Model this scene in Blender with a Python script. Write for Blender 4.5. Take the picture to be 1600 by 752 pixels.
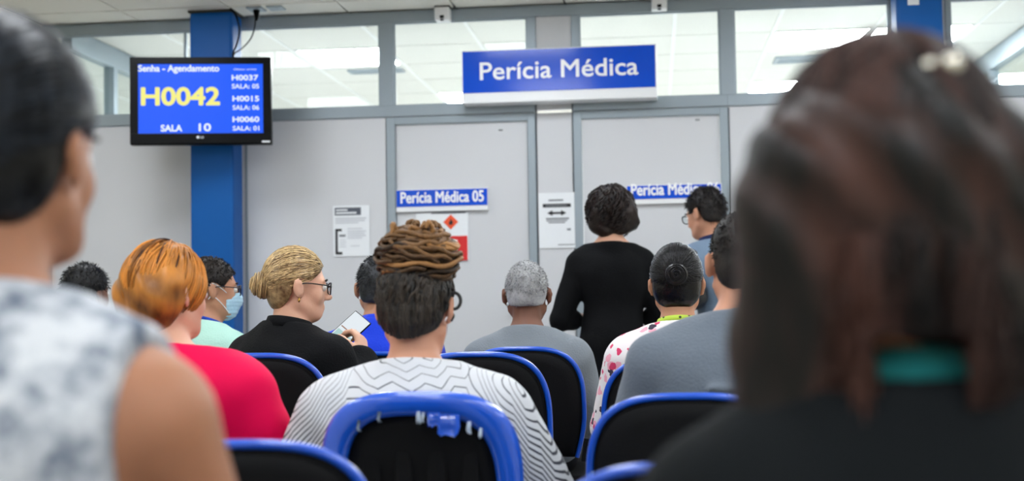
import bpy, bmesh, math, random
import numpy as np
from mathutils import Vector, Matrix

random.seed(7)
RNG = np.random.default_rng(7)
for o in list(bpy.data.objects):
    bpy.data.objects.remove(o)
scene = bpy.context.scene
COL = scene.collection

# ------------------------------------------------------------------ camera
CAM_Z = 1.10
YAW, PITCH, ROLL = (math.radians(a) for a in (6.37, 2.60, 0.94))
FPX = 2000.0                                   # focal length for a 1600 px wide frame
c_f = np.array([-math.sin(YAW) * math.cos(PITCH), math.cos(YAW) * math.cos(PITCH), math.sin(PITCH)])
_r = np.array([math.cos(YAW), math.sin(YAW), 0.0])
_u = np.cross(_r, c_f)
c_r = math.cos(ROLL) * _r - math.sin(ROLL) * _u
c_u = math.sin(ROLL) * _r + math.cos(ROLL) * _u
c_o = np.array([0, 0, CAM_Z])
cd = bpy.data.cameras.new('camera')
cd.sensor_width = 36.0
cd.lens = 36.0 * FPX / 1600.0
cd.clip_start = 0.02
cd.dof.use_dof = True
cd.dof.focus_distance = 4.1
cd.dof.aperture_fstop = 2.5
cam = bpy.data.objects.new('camera', cd)
COL.objects.link(cam)
cam.matrix_world = Matrix(((c_r[0], c_u[0], -c_f[0], 0), (c_r[1], c_u[1], -c_f[1], 0), (c_r[2], c_u[2], -c_f[2], CAM_Z), (0, 0, 0, 1)))
scene.camera = cam


def at(px, py, Y):
    """point at real distance Y in front of the camera seen at a photo position"""
    d = c_f + c_r * (px - 800) / FPX + c_u * (376 - py) / FPX
    return c_o + d * (Y / d[1])


# ------------------------------------------------------------------ world, exposure, lamp strength
w = bpy.data.worlds.new('world')
scene.world = w
w.use_nodes = True
w.node_tree.nodes['Background'].inputs[0].default_value = (0.75, 0.82, 0.9, 1)
w.node_tree.nodes['Background'].inputs[1].default_value = 0.15
scene.view_settings.view_transform = 'Standard'
scene.view_settings.look = 'None'
scene.view_settings.gamma = 1.0
scene.view_settings.use_curve_mapping = False
scene.view_settings.exposure = 0.0
HALL_LAMP = 17.5
ROOM_LAMP = 74.0

# ------------------------------------------------------------------ materials
MATS = {}


def new_mat(name):
    m = bpy.data.materials.new(name)
    m.use_nodes = True
    return m, m.node_tree.nodes, m.node_tree.links, m.node_tree.nodes['Principled BSDF']


def s2l(c):
    return tuple((x / 12.92 if x <= 0.04045 else ((x + 0.055) / 1.055) ** 2.4) for x in [v / 255 for v in c]) + (1,)


def mat(name, rgb, rough=0.5, metal=0.0, var=0.06, vscale=6.0, bump=0.0, bscale=60.0, coat=0.0, sheen=0.0, spec=0.5, sss=0.0, stretch=(1, 1, 1)):
    if name in MATS:
        return MATS[name]
    m, N, L, P = new_mat(name)
    c = s2l(rgb)
    tc = N.new('ShaderNodeTexCoord')
    mp = N.new('ShaderNodeMapping')
    mp.inputs['Scale'].default_value = stretch
    L.new(tc.outputs['Object'], mp.inputs[0])
    nz = N.new('ShaderNodeTexNoise')
    nz.inputs['Scale'].default_value = vscale
    nz.inputs['Detail'].default_value = 4
    L.new(mp.outputs[0], nz.inputs['Vector'])
    mx = N.new('ShaderNodeMix')
    mx.data_type = 'RGBA'
    mx.inputs[6].default_value = tuple(max(0, v * (1 - var)) for v in c[:3]) + (1,)
    mx.inputs[7].default_value = tuple(min(1, v * (1 + var)) for v in c[:3]) + (1,)
    L.new(nz.outputs[0], mx.inputs[0])
    L.new(mx.outputs[2], P.inputs['Base Color'])
    P.inputs['Roughness'].default_value = rough
    P.inputs['Metallic'].default_value = metal
    P.inputs['Specular IOR Level'].default_value = spec
    P.inputs['Coat Weight'].default_value = coat
    P.inputs['Coat Roughness'].default_value = 0.12
    P.inputs['Sheen Weight'].default_value = sheen
    if sss:
        P.inputs['Subsurface Weight'].default_value = sss
        P.inputs['Subsurface Radius'].default_value = (0.02, 0.008, 0.005)
        P.inputs['Subsurface Scale'].default_value = 0.3
    if bump:
        n2 = N.new('ShaderNodeTexNoise')
        n2.inputs['Scale'].default_value = bscale
        n2.inputs['Detail'].default_value = 3
        L.new(mp.outputs[0], n2.inputs['Vector'])
        b = N.new('ShaderNodeBump')
        b.inputs['Strength'].default_value = bump
        b.inputs['Distance'].default_value = 0.01
        L.new(n2.outputs[0], b.inputs['Height'])
        L.new(b.outputs[0], P.inputs['Normal'])
    MATS[name] = m
    return m


def emit(name, rgb, strength):
    if name in MATS:
        return MATS[name]
    m, N, L, P = new_mat(name)
    P.inputs['Base Color'].default_value = (0.02, 0.02, 0.02, 1)
    P.inputs['Emission Color'].default_value = s2l(rgb)
    P.inputs['Emission Strength'].default_value = strength
    P.inputs['Roughness'].default_value = 0.35
    P.inputs['Specular IOR Level'].default_value = 0.1
    MATS[name] = m
    return m


def glass_mat():
    m = bpy.data.materials.new('glass_pane')
    m.use_nodes = True
    N, L = m.node_tree.nodes, m.node_tree.links
    N.clear()
    out = N.new('ShaderNodeOutputMaterial')
    mix = N.new('ShaderNodeMixShader')
    tr = N.new('ShaderNodeBsdfTransparent')
    tr.inputs[0].default_value = (0.93, 0.96, 0.96, 1)
    gl = N.new('ShaderNodeBsdfGlossy')
    gl.inputs['Roughness'].default_value = 0.02
    lw = N.new('ShaderNodeLayerWeight')
    lw.inputs[0].default_value = 0.5
    pw = N.new('ShaderNodeMath')
    pw.operation = 'POWER'
    pw.inputs[1].default_value = 4.0
    L.new(lw.outputs['Facing'], pw.inputs[0])
    ma = N.new('ShaderNodeMath')
    ma.operation = 'MULTIPLY_ADD'
    ma.inputs[1].default_value = 0.6
    ma.inputs[2].default_value = 0.012
    L.new(pw.outputs[0], ma.inputs[0])
    L.new(ma.outputs[0], mix.inputs[0])
    L.new(tr.outputs[0], mix.inputs[1])
    L.new(gl.outputs[0], mix.inputs[2])
    L.new(mix.outputs[0], out.inputs[0])
    return m


def hair_mat(name, dark, light, rough=0.42, stretch=(30, 30, 4), contrast=0.5, spec=0.32):
    """two hair tones mixed by per-strand tone attribute and streaky noise"""
    if name in MATS:
        return MATS[name]
    m, N, L, P = new_mat(name)
    at_ = N.new('ShaderNodeAttribute')
    at_.attribute_name = 'tone'
    tc = N.new('ShaderNodeTexCoord')
    mp = N.new('ShaderNodeMapping')
    mp.inputs['Scale'].default_value = stretch
    L.new(tc.outputs['Object'], mp.inputs[0])
    nz = N.new('ShaderNodeTexNoise')
    nz.inputs['Scale'].default_value = 3.0
    nz.inputs['Detail'].default_value = 5
    L.new(mp.outputs[0], nz.inputs['Vector'])
    ad = N.new('ShaderNodeMath')
    ad.operation = 'ADD'
    L.new(at_.outputs['Fac'], ad.inputs[0])
    mu = N.new('ShaderNodeMath')
    mu.operation = 'MULTIPLY_ADD'
    mu.inputs[1].default_value = contrast * 2
    mu.inputs[2].default_value = -contrast
    L.new(nz.outputs[0], mu.inputs[0])
    L.new(mu.outputs[0], ad.inputs[1])
    ad.use_clamp = True
    mx = N.new('ShaderNodeMix')
    mx.data_type = 'RGBA'
    mx.inputs[6].default_value = s2l(dark)
    mx.inputs[7].default_value = s2l(light)
    L.new(ad.outputs[0], mx.inputs[0])
    L.new(mx.outputs[2], P.inputs['Base Color'])
    P.inputs['Roughness'].default_value = rough
    P.inputs['Specular IOR Level'].default_value = spec
    b = N.new('ShaderNodeBump')
    b.inputs['Strength'].default_value = 0.5
    b.inputs['Distance'].default_value = 0.004
    L.new(nz.outputs[0], b.inputs['Height'])
    L.new(b.outputs[0], P.inputs['Normal'])
    MATS[name] = m
    return m


# ------------------------------------------------------------------ mesh helpers
def link(o, parent=None):
    COL.objects.link(o)
    if parent is not None:
        o.parent = parent
    return o


def mesh_np(name, V, Q, m, parent=None, smooth=True, tone=None):
    """mesh from numpy vertices and quads (or tris)"""
    V = np.asarray(V, dtype=np.float32)
    Q = np.asarray(Q, dtype=np.int32)
    me = bpy.data.meshes.new(name)
    n = Q.shape[1]
    me.vertices.add(len(V))
    me.vertices.foreach_set('co', V.ravel())
    me.loops.add(Q.size)
    me.loops.foreach_set('vertex_index', Q.ravel())
    me.polygons.add(len(Q))
    me.polygons.foreach_set('loop_start', np.arange(0, Q.size, n, dtype=np.int32))
    me.polygons.foreach_set('use_smooth', np.full(len(Q), smooth, dtype=bool))
    me.update(calc_edges=True)
    me.validate()
    if tone is not None:
        a = me.attributes.new('tone', 'FLOAT', 'POINT')
        a.data.foreach_set('value', np.asarray(tone, dtype=np.float32))
    me.materials.append(m)
    o = bpy.data.objects.new(name, me)
    return link(o, parent)


def from_bm(name, bm, m, parent=None, smooth=False):
    bmesh.ops.recalc_face_normals(bm, faces=bm.faces)
    me = bpy.data.meshes.new(name)
    bm.to_mesh(me)
    bm.free()
    if smooth:
        me.shade_smooth()
    me.materials.append(m)
    return link(bpy.data.objects.new(name, me), parent)


def bm_box(bm, lo, hi, bevel=0.0):
    r = bmesh.ops.create_cube(bm, size=1.0)
    vs = r['verts']
    for v in vs:
        v.co = Vector([lo[i] + (v.co[i] + 0.5) * (hi[i] - lo[i]) for i in range(3)])
    if bevel:
        es = list({e for v in vs for e in v.link_edges})
        bmesh.ops.bevel(bm, geom=es, offset=bevel, segments=2, profile=0.6, affect='EDGES')


def box(name, lo, hi, m, parent=None, bevel=0.0):
    bm = bmesh.new()
    bm_box(bm, lo, hi, bevel)
    return from_bm(name, bm, m, parent)


def tube_np(paths, radii, sides=6, closed=False):
    """paths (N,M,3), radii (M,) or (N,M) -> verts, quads"""
    P = np.asarray(paths, dtype=np.float64)
    if P.ndim == 2:
        P = P[None]
    N, M, _ = P.shape
    R = np.asarray(radii, dtype=np.float64)
    if R.ndim == 0:
        R = np.full((N, M), float(R))
    elif R.ndim == 1:
        R = np.tile(R, (N, 1))
    if closed:
        T = np.roll(P, -1, 1) - np.roll(P, 1, 1)
    else:
        T = np.gradient(P, axis=1)
    T /= np.linalg.norm(T, axis=2, keepdims=True) + 1e-12
    ref = np.zeros_like(T)
    mean = np.abs(T).mean(axis=1)
    ref[np.arange(N), :, :] = np.eye(3)[mean.argmin(axis=1)][:, None, :]
    A = np.cross(T, ref)
    A /= np.linalg.norm(A, axis=2, keepdims=True) + 1e-12
    B = np.cross(T, A)
    ang = np.arange(sides) * 2 * math.pi / sides
    V = P[:, :, None, :] + R[:, :, None, None] * (np.cos(ang)[None, None, :, None] * A[:, :, None, :] + np.sin(ang)[None, None, :, None] * B[:, :, None, :])
    idx = np.arange(N * M * sides).reshape(N, M, sides)
    if closed:
        a = idx
        b = np.roll(idx, -1, 1)
    else:
        a = idx[:, :-1]
        b = idx[:, 1:]
    Q = np.stack([a, np.roll(a, -1, 2), np.roll(b, -1, 2), b], -1).reshape(-1, 4)
    return V.reshape(-1, 3), Q


def tube(name, path, r, m, parent=None, sides=10, closed=False):
    V, Q = tube_np(np.array([path]), r, sides, closed)
    if not closed:
        n = len(V)
        bm = bmesh.new()
        vs = [bm.verts.new(v) for v in V]
        for q in Q:
            bm.faces.new([vs[i] for i in q])
        bm.faces.new(vs[:sides])
        bm.faces.new(vs[n - sides:])
        return from_bm(name, bm, m, parent, True)
    return mesh_np(name, V, Q, m, parent)


def smooth_path(pts, n=30):
    """Catmull-Rom through points"""
    p = np.array(pts, dtype=float)
    p = np.vstack([2 * p[0] - p[1], p, 2 * p[-1] - p[-2]])
    out = []
    segs = len(p) - 3
    for t in np.linspace(0, segs - 1e-6, n):
        i = int(t)
        u = t - i
        a, b, c, d = p[i:i + 4]
        out.append(0.5 * ((2 * b) + (c - a) * u + (2 * a - 5 * b + 4 * c - d) * u * u + (3 * b - 3 * c + d - a) * u ** 3))
    return np.array(out)


def ball(name, c, r, m, parent=None, seg=16):
    bm = bmesh.new()
    bmesh.ops.create_uvsphere(bm, u_segments=seg, v_segments=seg // 2, radius=1.0)
    rr = (r, r, r) if np.isscalar(r) else r
    for v in bm.verts:
        v.co = Vector([c[i] + v.co[i] * rr[i] for i in range(3)])
    return from_bm(name, bm, m, parent, True)


def text(name, body, m, parent, x0, x1, z0, z1, y, bold=0.0, depth=0.001):
    """lettering as a mesh fitted into x0..x1, z0..z1 on a plane facing -Y"""
    cu = bpy.data.curves.new('lettering', 'FONT')
    cu.body = body
    cu.size = 1.0
    cu.extrude = 0.02
    cu.resolution_u = 4
    t = bpy.data.objects.new('lettering', cu)
    COL.objects.link(t)
    bpy.context.view_layer.update()
    me = bpy.data.meshes.new_from_object(t)
    bpy.data.objects.remove(t)
    n = len(me.vertices)
    a = np.empty(n * 3, dtype=np.float32)
    me.vertices.foreach_get('co', a)
    a = a.reshape(-1, 3)
    lo, hi = a.min(0), a.max(0)
    u = (a - lo) / (hi - lo)
    if bold:                                    # heavier strokes: overlay copies shifted by a stroke fraction
        q = np.empty(len(me.loops), dtype=np.int32)
        me.loops.foreach_get('vertex_index', q)
        ps = [tuple(pl.vertices) for pl in me.polygons]
        ex, ez = bold * (z1 - z0) / (x1 - x0) * 1.6, bold * 1.6
        sh_ = ((0, 0), (ex, 0), (-ex, 0), (0, ez), (0, -ez), (ex * .7, ez * .7), (-ex * .7, ez * .7), (ex * .7, -ez * .7), (-ex * .7, -ez * .7))
        u = np.concatenate([u + np.array((p_[0], p_[1], .15 * k_)) for k_, p_ in enumerate(sh_)])
        me2 = bpy.data.meshes.new('lettering')
        me2.from_pydata(u.tolist(), [], [tuple(i + k * n for i in f_) for k in range(len(sh_)) for f_ in ps])
        me = me2
        u = (u - u.min(0)) / (u.max(0) - u.min(0))
    v = np.stack([x0 + u[:, 0] * (x1 - x0), y - depth * u[:, 2], z0 + u[:, 1] * (z1 - z0)], 1).astype(np.float32)
    me.vertices.foreach_set('co', v.ravel())
    me.update()
    me.materials.clear()
    me.materials.append(m)
    return link(bpy.data.objects.new(name, me), parent)


def tag(o, label, cat, group=None, kind=None):
    if label:
        o['label'] = label
        o['category'] = cat
    if group:
        o['group'] = group
    if kind:
        o['kind'] = kind
    return o


def struct(o):
    o['kind'] = 'structure'
    return o


def thing(name, label, cat, loc=(0, 0, 0), rz=0.0, group=None):
    o = bpy.data.objects.new(name, None)
    o.empty_display_size = 0.1
    COL.objects.link(o)
    o.location = loc
    o.rotation_euler = (0, 0, rz)
    return tag(o, label, cat, group)


# ------------------------------------------------------------------ palette
M_panel = mat('grey_laminate', (206, 208, 212), 0.55, var=0.025, vscale=1.5)
M_alu = mat('aluminium_profile', (150, 162, 170), 0.45, metal=0.35, var=0.03, vscale=3)
M_joint = mat('dark_joint', (70, 76, 80), 0.8)
M_glass = glass_mat()
M_tile = mat('ceiling_tile', (226, 224, 216), 0.9, var=0.02, bump=0.15, bscale=90)
M_plenum = mat('dark_plenum', (70, 68, 62), 0.9)
M_tbar = mat('white_tbar', (236, 236, 232), 0.5, var=0.01)
M_cream = mat('cream_plaster', (214, 207, 190), 0.85, var=0.04, vscale=2, bump=0.1)
M_floor = mat('floor_vinyl', (176, 176, 172), 0.35, var=0.06, vscale=3)
M_blue_paint = mat('blue_paint', (0, 84, 158), 0.5, var=0.04, spec=0.25)
M_lamp = emit('lamp_diffuser', (244, 249, 255), HALL_LAMP)
M_lamp_room = emit('lamp_diffuser_room', (250, 252, 255), ROOM_LAMP)
M_white = mat('white_plastic', (236, 238, 240), 0.4, var=0.01)
M_paper = mat('white_paper', (232, 236, 240), 0.7, var=0.015)
M_black = mat('black_plastic', (6, 7, 9), 0.4, var=0.1, spec=0.12)
M_signblue = mat('sign_blue', (0, 76, 205), 0.15, var=0.03, vscale=2, spec=0.4)
M_letter = mat('letter_white', (245, 247, 250), 0.5, var=0.0)
M_ink = mat('ink_black', (24, 25, 28), 0.6)
M_inkgrey = mat('ink_grey', (120, 124, 130), 0.6)

# ------------------------------------------------------------------ the setting
YW = 7.20          # partition face
HC = 2.77          # ceiling
XL, XR = -3.60, 4.4
YB = -3.2          # wall behind the camera
YE = 12.2          # far wall of the rooms beyond
XE = -7.4

fl = struct(box('floor', (XE, YB, -0.1), (XR, YE, 0.0), M_floor))

wl = struct(box('wall_left', (XL - 0.15, YB, 0), (XL, YW, HC), M_cream))
struct(box('wall_right', (XR, YB, 0), (XR + 0.15, YE, HC), M_cream))
struct(box('wall_behind', (XL - 0.15, YB - 0.15, 0), (XR + 0.15, YB, HC), M_cream))
struct(box('wall_far', (XE, YE, 0), (XR, YE + 0.15, HC), M_tbar))
struct(box('wall_far_left', (XE - 0.15, YW, 0), (XE, YE + 0.15, HC), M_tbar))
struct(box('wall_room_left', (XE, YW - 0.05, 0), (XL - 0.15, YW + 0.05, HC), M_tbar))

# ceilings: tiles hung in a grid with recessed joints
GX, GY = 0.628, 0.645
GX0, GYR, GYH = 0.148, 7.57, 6.91
LAMPS_ROOM = {(1, 1), (2, 1), (1, 4), (-4, 1), (-3, 4), (-9, 1), (-9, 4), (5, 1), (4, 4)}
LAMPS_HALL = set()
for i in (-5, -2, 1, 4):
    for j in (-2, -5, -8, -11, -14):
        LAMPS_HALL.add((i, j))


def tile_mesh(sx, sy):
    bm = bmesh.new()
    bm_box(bm, (0.005, 0.009, 0), (sx - 0.005, sy - 0.009, 0.018), 0.003)
    me = bpy.data.meshes.new('tile')
    bm.to_mesh(me)
    bm.free()
    me.materials.append(M_tile)
    return me


TILE = {}


def put_tile(parent, x0, x1, y0, y1):
    key = (round(x1 - x0, 3), round(y1 - y0, 3))
    if key not in TILE:
        TILE[key] = tile_mesh(*key)
    o = bpy.data.objects.new('tile', TILE[key])
    o.location = (x0, y0, HC)
    link(o, parent)


def lamp(x0, x1, y0, y1, m, label, group):
    t = thing('ceiling_lamp', label, 'lamp', ((x0 + x1) / 2, (y0 + y1) / 2, HC), group=group)
    hx, hy = (x1 - x0) / 2 - 0.005, (y1 - y0) / 2 - 0.005
    bm = bmesh.new()
    for a in ((-hx, -hy, hx, -hy + 0.02), (-hx, hy - 0.02, hx, hy), (-hx, -hy + 0.02, -hx + 0.02, hy - 0.02), (hx - 0.02, -hy + 0.02, hx, hy - 0.02)):
        bm_box(bm, (a[0], a[1], -0.004), (a[2], a[3], 0.03))
    from_bm('frame', bm, M_tbar, t)
    box('diffuser', (-hx + 0.02, -hy + 0.02, 0.0), (hx - 0.02, hy - 0.02, 0.02), m, t)
    return t


ch = struct(box('ceiling', (XL, YB, HC + 0.02), (XR, YW + 0.05, HC + 0.06), M_plenum))
ilo = math.floor((XL - GX0) / GX)
ihi = math.ceil((XR - GX0) / GX)
NEAR_Y = GYH - 3 * GY
for i in range(ilo, ihi):
    x0, x1 = max(XL, GX0 + i * GX), min(XR, GX0 + (i + 1) * GX)
    for j in range(-16, 1):
        y0, y1 = max(YB, GYH + j * GY), min(YW - 0.01, GYH + (j + 1) * GY)
        if y1 - y0 < 0.02 or x1 - x0 < 0.02:
            continue
        if (i, j) in LAMPS_HALL:
            lamp(x0, x1, y0, y1, M_lamp, 'square LED panel lamp in the hall ceiling above the rows of chairs', 'hall ceiling lamps')
        else:
            put_tile(ch, x0, x1, y0, y1)

cr = struct(box('ceiling_rooms', (XE, YW + 0.05, HC + 0.02), (XR, YE, HC + 0.06), M_plenum))
ROOM_LABEL = {(1, 1): 'large lit ceiling panel seen through the glass left of the right-hand blue column',
              (2, 1): 'lit ceiling panel seen behind the right-hand blue column',
              (1, 4): 'far lit ceiling panel seen low through the glass right of door 06',
              (-4, 1): 'lit ceiling panel seen through the glass right of the screen'}
for i in range(math.floor((XE - GX0) / GX), ihi):
    x0, x1 = max(XE, GX0 + i * GX), min(XR, GX0 + (i + 1) * GX)
    for j in range(-1, 8):
        y0, y1 = max(YW + 0.05, GYR + j * GY), min(YE, GYR + (j + 1) * GY)
        if y1 - y0 < 0.02 or x1 - x0 < 0.02:
            continue
        if (i, j) in LAMPS_ROOM:
            lab = ROOM_LABEL.get((i, j))
            lamp(x0, x1, y0, y1, M_lamp_room, lab or 'square LED panel lamp in the ceiling of the rooms behind the partition', None if lab else 'room ceiling lamps')
        else:
            put_tile(cr, x0, x1, y0, y1)
    if i > ilo - 8:
        box('grid_bar', (x0 - 0.012, YW + 0.06, HC - 0.006), (x0 + 0.012, YE, HC + 0.012), M_tbar, cr)

# air diffuser and vent in the rooms beyond
P1 = at(1228, 90, 9.2)
t = thing('air_diffuser', 'grey slatted air diffuser in the ceiling beyond the glass near the long-haired head', 'vent', (1.12, 9.2, HC - 0.001))
bm = bmesh.new()
for a in ((-0.25, -0.12, 0.25, -0.09), (-0.25, 0.09, 0.25, 0.12), (-0.25, -0.09, -0.22, 0.09), (0.22, -0.09, 0.25, 0.09)):
    bm_box(bm, (a[0], a[1], -0.012), (a[2], a[3], 0))
from_bm('frame', bm, M_alu, t)
for k in range(5):
    box('slat', (-0.22, -0.075 + k * 0.034, -0.01), (0.22, -0.06 + k * 0.034, -0.002), M_alu, t)
t = thing('air_diffuser', 'narrow grey air vent in the ceiling beyond the glass between screen and door 05', 'vent', (-1.98, 9.05, HC - 0.001))
bm = bmesh.new()
for a in ((-0.2, -0.07, 0.2, -0.045), (-0.2, 0.045, 0.2, 0.07), (-0.2, -0.045, -0.18, 0.045), (0.18, -0.045, 0.2, 0.045)):
    bm_box(bm, (a[0], a[1], -0.012), (a[2], a[3], 0))
from_bm('frame', bm, M_alu, t)
for k in range(3):
    box('slat', (-0.18, -0.036 + k * 0.027, -0.01), (0.18, -0.024 + k * 0.027, -0.002), M_alu, t)

# ---- the partition: posts, rails, panels, panes, doors
wf = struct(box('wall_front', (XL, YW + 0.002, 0.0), (XL + 0.06, YW + 0.058, HC - 0.001), M_alu))


def member(nm, x0, x1, z0, z1, proud=0.0, m=None, parent=None):
    return box(nm, (x0, YW - proud, z0), (x1, YW + 0.06 + proud * 0.3, z1), m or M_alu, parent or wf, 0.003)


Z_TR0, Z_MR1, Z_MR0, Z_D = 2.702, 2.218, 2.150, 2.109
member('rail', XL + 0.06, XR, Z_TR0, HC - 0.002, 0.006)
posts_u = [(-1.556, -1.473), (-0.700, -0.648), (-0.447, -0.402), (0.385, 0.465), (1.311, 1.362), (1.612, 1.640), (2.62, 2.70), (3.5, 3.58)]
spans = [(-3.54, -2.72), (-2.72, -1.556), (-1.473, -0.700), (-0.402, 0.385), (0.465, 1.311), (1.640, 2.62), (2.70, 3.5)]
for a, b in posts_u:
    member('post', a, b, Z_MR1, Z_TR0, 0.004)
for a, b in ((XL + 0.06, -1.519), (-1.519, -0.660), (-0.445, 0.421), (0.421, XR)):
    member('rail', a, b, Z_MR0 + 0.006, Z_MR1, 0.006)
member('panel', -0.648, -0.447, Z_MR1 + 0.004, Z_TR0, -0.004, M_panel)
member('panel', -0.652, -0.452, Z_MR0 + 0.02, Z_MR1 - 0.012, -0.006, M_panel)
# lower panels
member('panel', 1.362, 1.612, 0.0, Z_TR0, -0.004, M_panel)
for a, b in ((-3.54, -2.36), (-2.345, -1.525), (-0.652, -0.452), (0.428, 1.311), (1.64, 2.62), (2.70, 3.5)):
    member('panel', a, b, 0.08, Z_MR0, -0.004, M_panel)
for a, b in ((-2.36, -2.345), (1.311, 1.362), (1.612, 1.640), (2.62, 2.70), (3.5, 3.58)):
    member('post', a, b, 0.0, Z_MR0, 0.0)
member('rail', XL + 0.06, -1.525, 0.0, 0.08, 0.004)
member('rail', -0.652, -0.452, 0.0, 0.08, 0.004)
member('rail', 0.428, XR, 0.0, 0.08, 0.004)
member('joint', -1.527, -1.519, 0.0, Z_MR0, -0.012, M_joint)
member('joint', -0.660, -0.652, 0.0, Z_MR0 + 0.07, -0.012, M_joint)
member('joint', -0.452, -0.445, 0.0, Z_MR0 + 0.07, -0.012, M_joint)
member('joint', 0.421, 0.428, 0.0, Z_MR0, -0.012, M_joint)
n = 1
for a, b in spans:
    wdw = struct(box('window_%d' % n, (a, YW + 0.028, Z_MR1), (b, YW + 0.034, Z_TR0), M_glass))
    bm = bmesh.new()
    for q in ((a, Z_MR1, b, Z_MR1 + 0.008), (a, Z_TR0 - 0.008, b, Z_TR0), (a, Z_MR1 + 0.008, a + 0.008, Z_TR0 - 0.008), (b - 0.008, Z_MR1 + 0.008, b, Z_TR0 - 0.008)):
        bm_box(bm, (q[0], YW + 0.008, q[1]), (q[2], YW + 0.027, q[3]))
    from_bm('bead', bm, M_alu, wdw)
    n += 1
# doors
for k, (a, l0, l1, b, hinge) in enumerate(((-1.519, -1.470, -0.705, -0.660, 1), (-0.445, -0.399, 0.374, 0.421, 1))):
    d = struct(box('door_%d' % (k + 1), (l0 + 0.004, YW + 0.012, 0.01), (l1 - 0.004, YW + 0.05, Z_D - 0.006), M_panel))
    bm = bmesh.new()
    bm_box(bm, (a, YW - 0.008, 0), (l0, YW + 0.066, Z_D + 0.041), 0.004)
    bm_box(bm, (l1, YW - 0.008, 0), (b, YW + 0.066, Z_D + 0.041), 0.004)
    bm_box(bm, (l0, YW - 0.008, Z_D), (l1, YW + 0.066, Z_D + 0.041), 0.004)
    from_bm('door_frame', bm, M_alu, d)
    hx = l1 - 0.06
    bm = bmesh.new()
    bm_box(bm, (hx - 0.02, YW + 0.003, 0.95), (hx + 0.02, YW + 0.012, 1.13), 0.003)
    bm_box(bm, (hx - 0.07, YW - 0.045, 1.05), (hx + 0.01, YW - 0.03, 1.07), 0.004)
    bm_box(bm, (hx - 0.008, YW - 0.045, 1.052), (hx + 0.008, YW + 0.01, 1.068))
    from_bm('handle', bm, M_alu, d)
    q = at((782, 1090)[k], (203, 187)[k], YW)
    bm = bmesh.new()
    bm_box(bm, (q[0] - 0.012, YW + 0.004, q[2] - 0.004), (q[0] + 0.012, YW + 0.0125, q[2] + 0.004), 0.002)
    from_bm('screw_cap', bm, M_inkgrey, d)

# side partitions of the rooms beyond, glazed above
for k, xs in enumerate((-3.48, 2.37)):
    sp = struct(box('wall_side_%s' % ('left', 'right')[k], (xs - 0.03, YW + 0.07, 0), (xs + 0.03, YE, 2.05), M_panel))
    box('rail', (xs - 0.035, YW + 0.07, 2.05), (xs + 0.035, YE, 2.13), M_alu, sp, 0.003)
    box('rail', (xs - 0.035, YW + 0.07, 2.635), (xs + 0.035, YE, HC - 0.004), M_alu, sp, 0.003)
    for yy in ((7.9, 9.0, 10.1, 11.2) if k == 0 else (7.3, 8.25, 9.2, 10.3, 11.4)):
        box('post', (xs - 0.035, yy - 0.03, 2.13), (xs + 0.035, yy + 0.03, 2.635), M_alu, sp, 0.003)
    box('pane', (xs - 0.003, YW + 0.1, 2.13), (xs + 0.003, YE - 0.02, 2.635), M_glass, sp)

# ---- blue columns in front of the partition
for px0, px1, lab in ((296, 363, 'round-edged blue painted column behind the wall screen'), (1404, 1477, 'blue painted column with a white sticker above the long-haired head')):
    Yc = 6.98
    a, b = at(px0, 120, Yc), at(px1, 120, Yc)
    t = thing('column', lab, 'column', ((a[0] + b[0]) / 2, Yc + 0.09, 0))
    hw = (b[0] - a[0]) / 2
    bm = bmesh.new()
    bm_box(bm, (-hw, -0.09, 0), (hw, 0.09, HC - 0.012), 0.018)
    from_bm('shaft', bm, M_blue_paint, t, False)
    box('cap', (-hw - 0.006, -0.096, HC - 0.012), (hw + 0.006, 0.096, HC - 0.002), M_plenum, t)
    if px0 > 1000:
        c = at(1427, 2, Yc)
        box('sticker', (c[0] - t.location.x - 0.03, -0.092, c[2] - 0.02), (c[0] - t.location.x + 0.03, -0.0905, c[2] + 0.015), M_paper, t)

# ------------------------------------------------------------------ wall screen
pc = at(314.5, 158, 6.80)
tv = thing('wall_screen', 'black framed screen with blue queue display hung on the blue column', 'screen', tuple(pc), math.radians(11))
TW, TH = 0.770, 0.487
bm = bmesh.new()
bm_box(bm, (-TW / 2, -0.012, -TH / 2), (TW / 2, 0.045, TH / 2), 0.008)
bm_box(bm, (-TW / 2 + 0.08, 0.045, -TH / 2 + 0.06), (TW / 2 - 0.08, 0.075, TH / 2 - 0.06), 0.01)
from_bm('housing', bm, M_black, tv)
bz = [(-TW / 2 + 0.002, TH / 2 - 0.04, TW / 2 - 0.002, TH / 2 - 0.002), (-TW / 2 + 0.002, -TH / 2 + 0.006, TW / 2 - 0.002, -TH / 2 + 0.062),
      (-TW / 2 + 0.002, -TH / 2 + 0.062, -TW / 2 + 0.046, TH / 2 - 0.04), (TW / 2 - 0.046, -TH / 2 + 0.062, TW / 2 - 0.002, TH / 2 - 0.04)]
bm = bmesh.new()
for q in bz:
    bm_box(bm, (q[0], -0.02, q[1]), (q[2], -0.012, q[3]), 0.002)
from_bm('bezel', bm, M_black, tv)
M_scr = emit('screen_blue', (0, 88, 252), 1.0)
M_scr_w = emit('screen_white', (235, 245, 255), 1.0)
M_scr_y = emit('screen_yellow', (246, 240, 130), 1.0)
scr = box('display', (-TW / 2 + 0.044, -0.0145, -TH / 2 + 0.060), (TW / 2 - 0.044, -0.0115, TH / 2 - 0.038), M_scr, tv)


def sx(px):
    return (px - 314.5) / 217.0 * TW


def sz(py):
    return (158 - py) / 139.5 * TH


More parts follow.
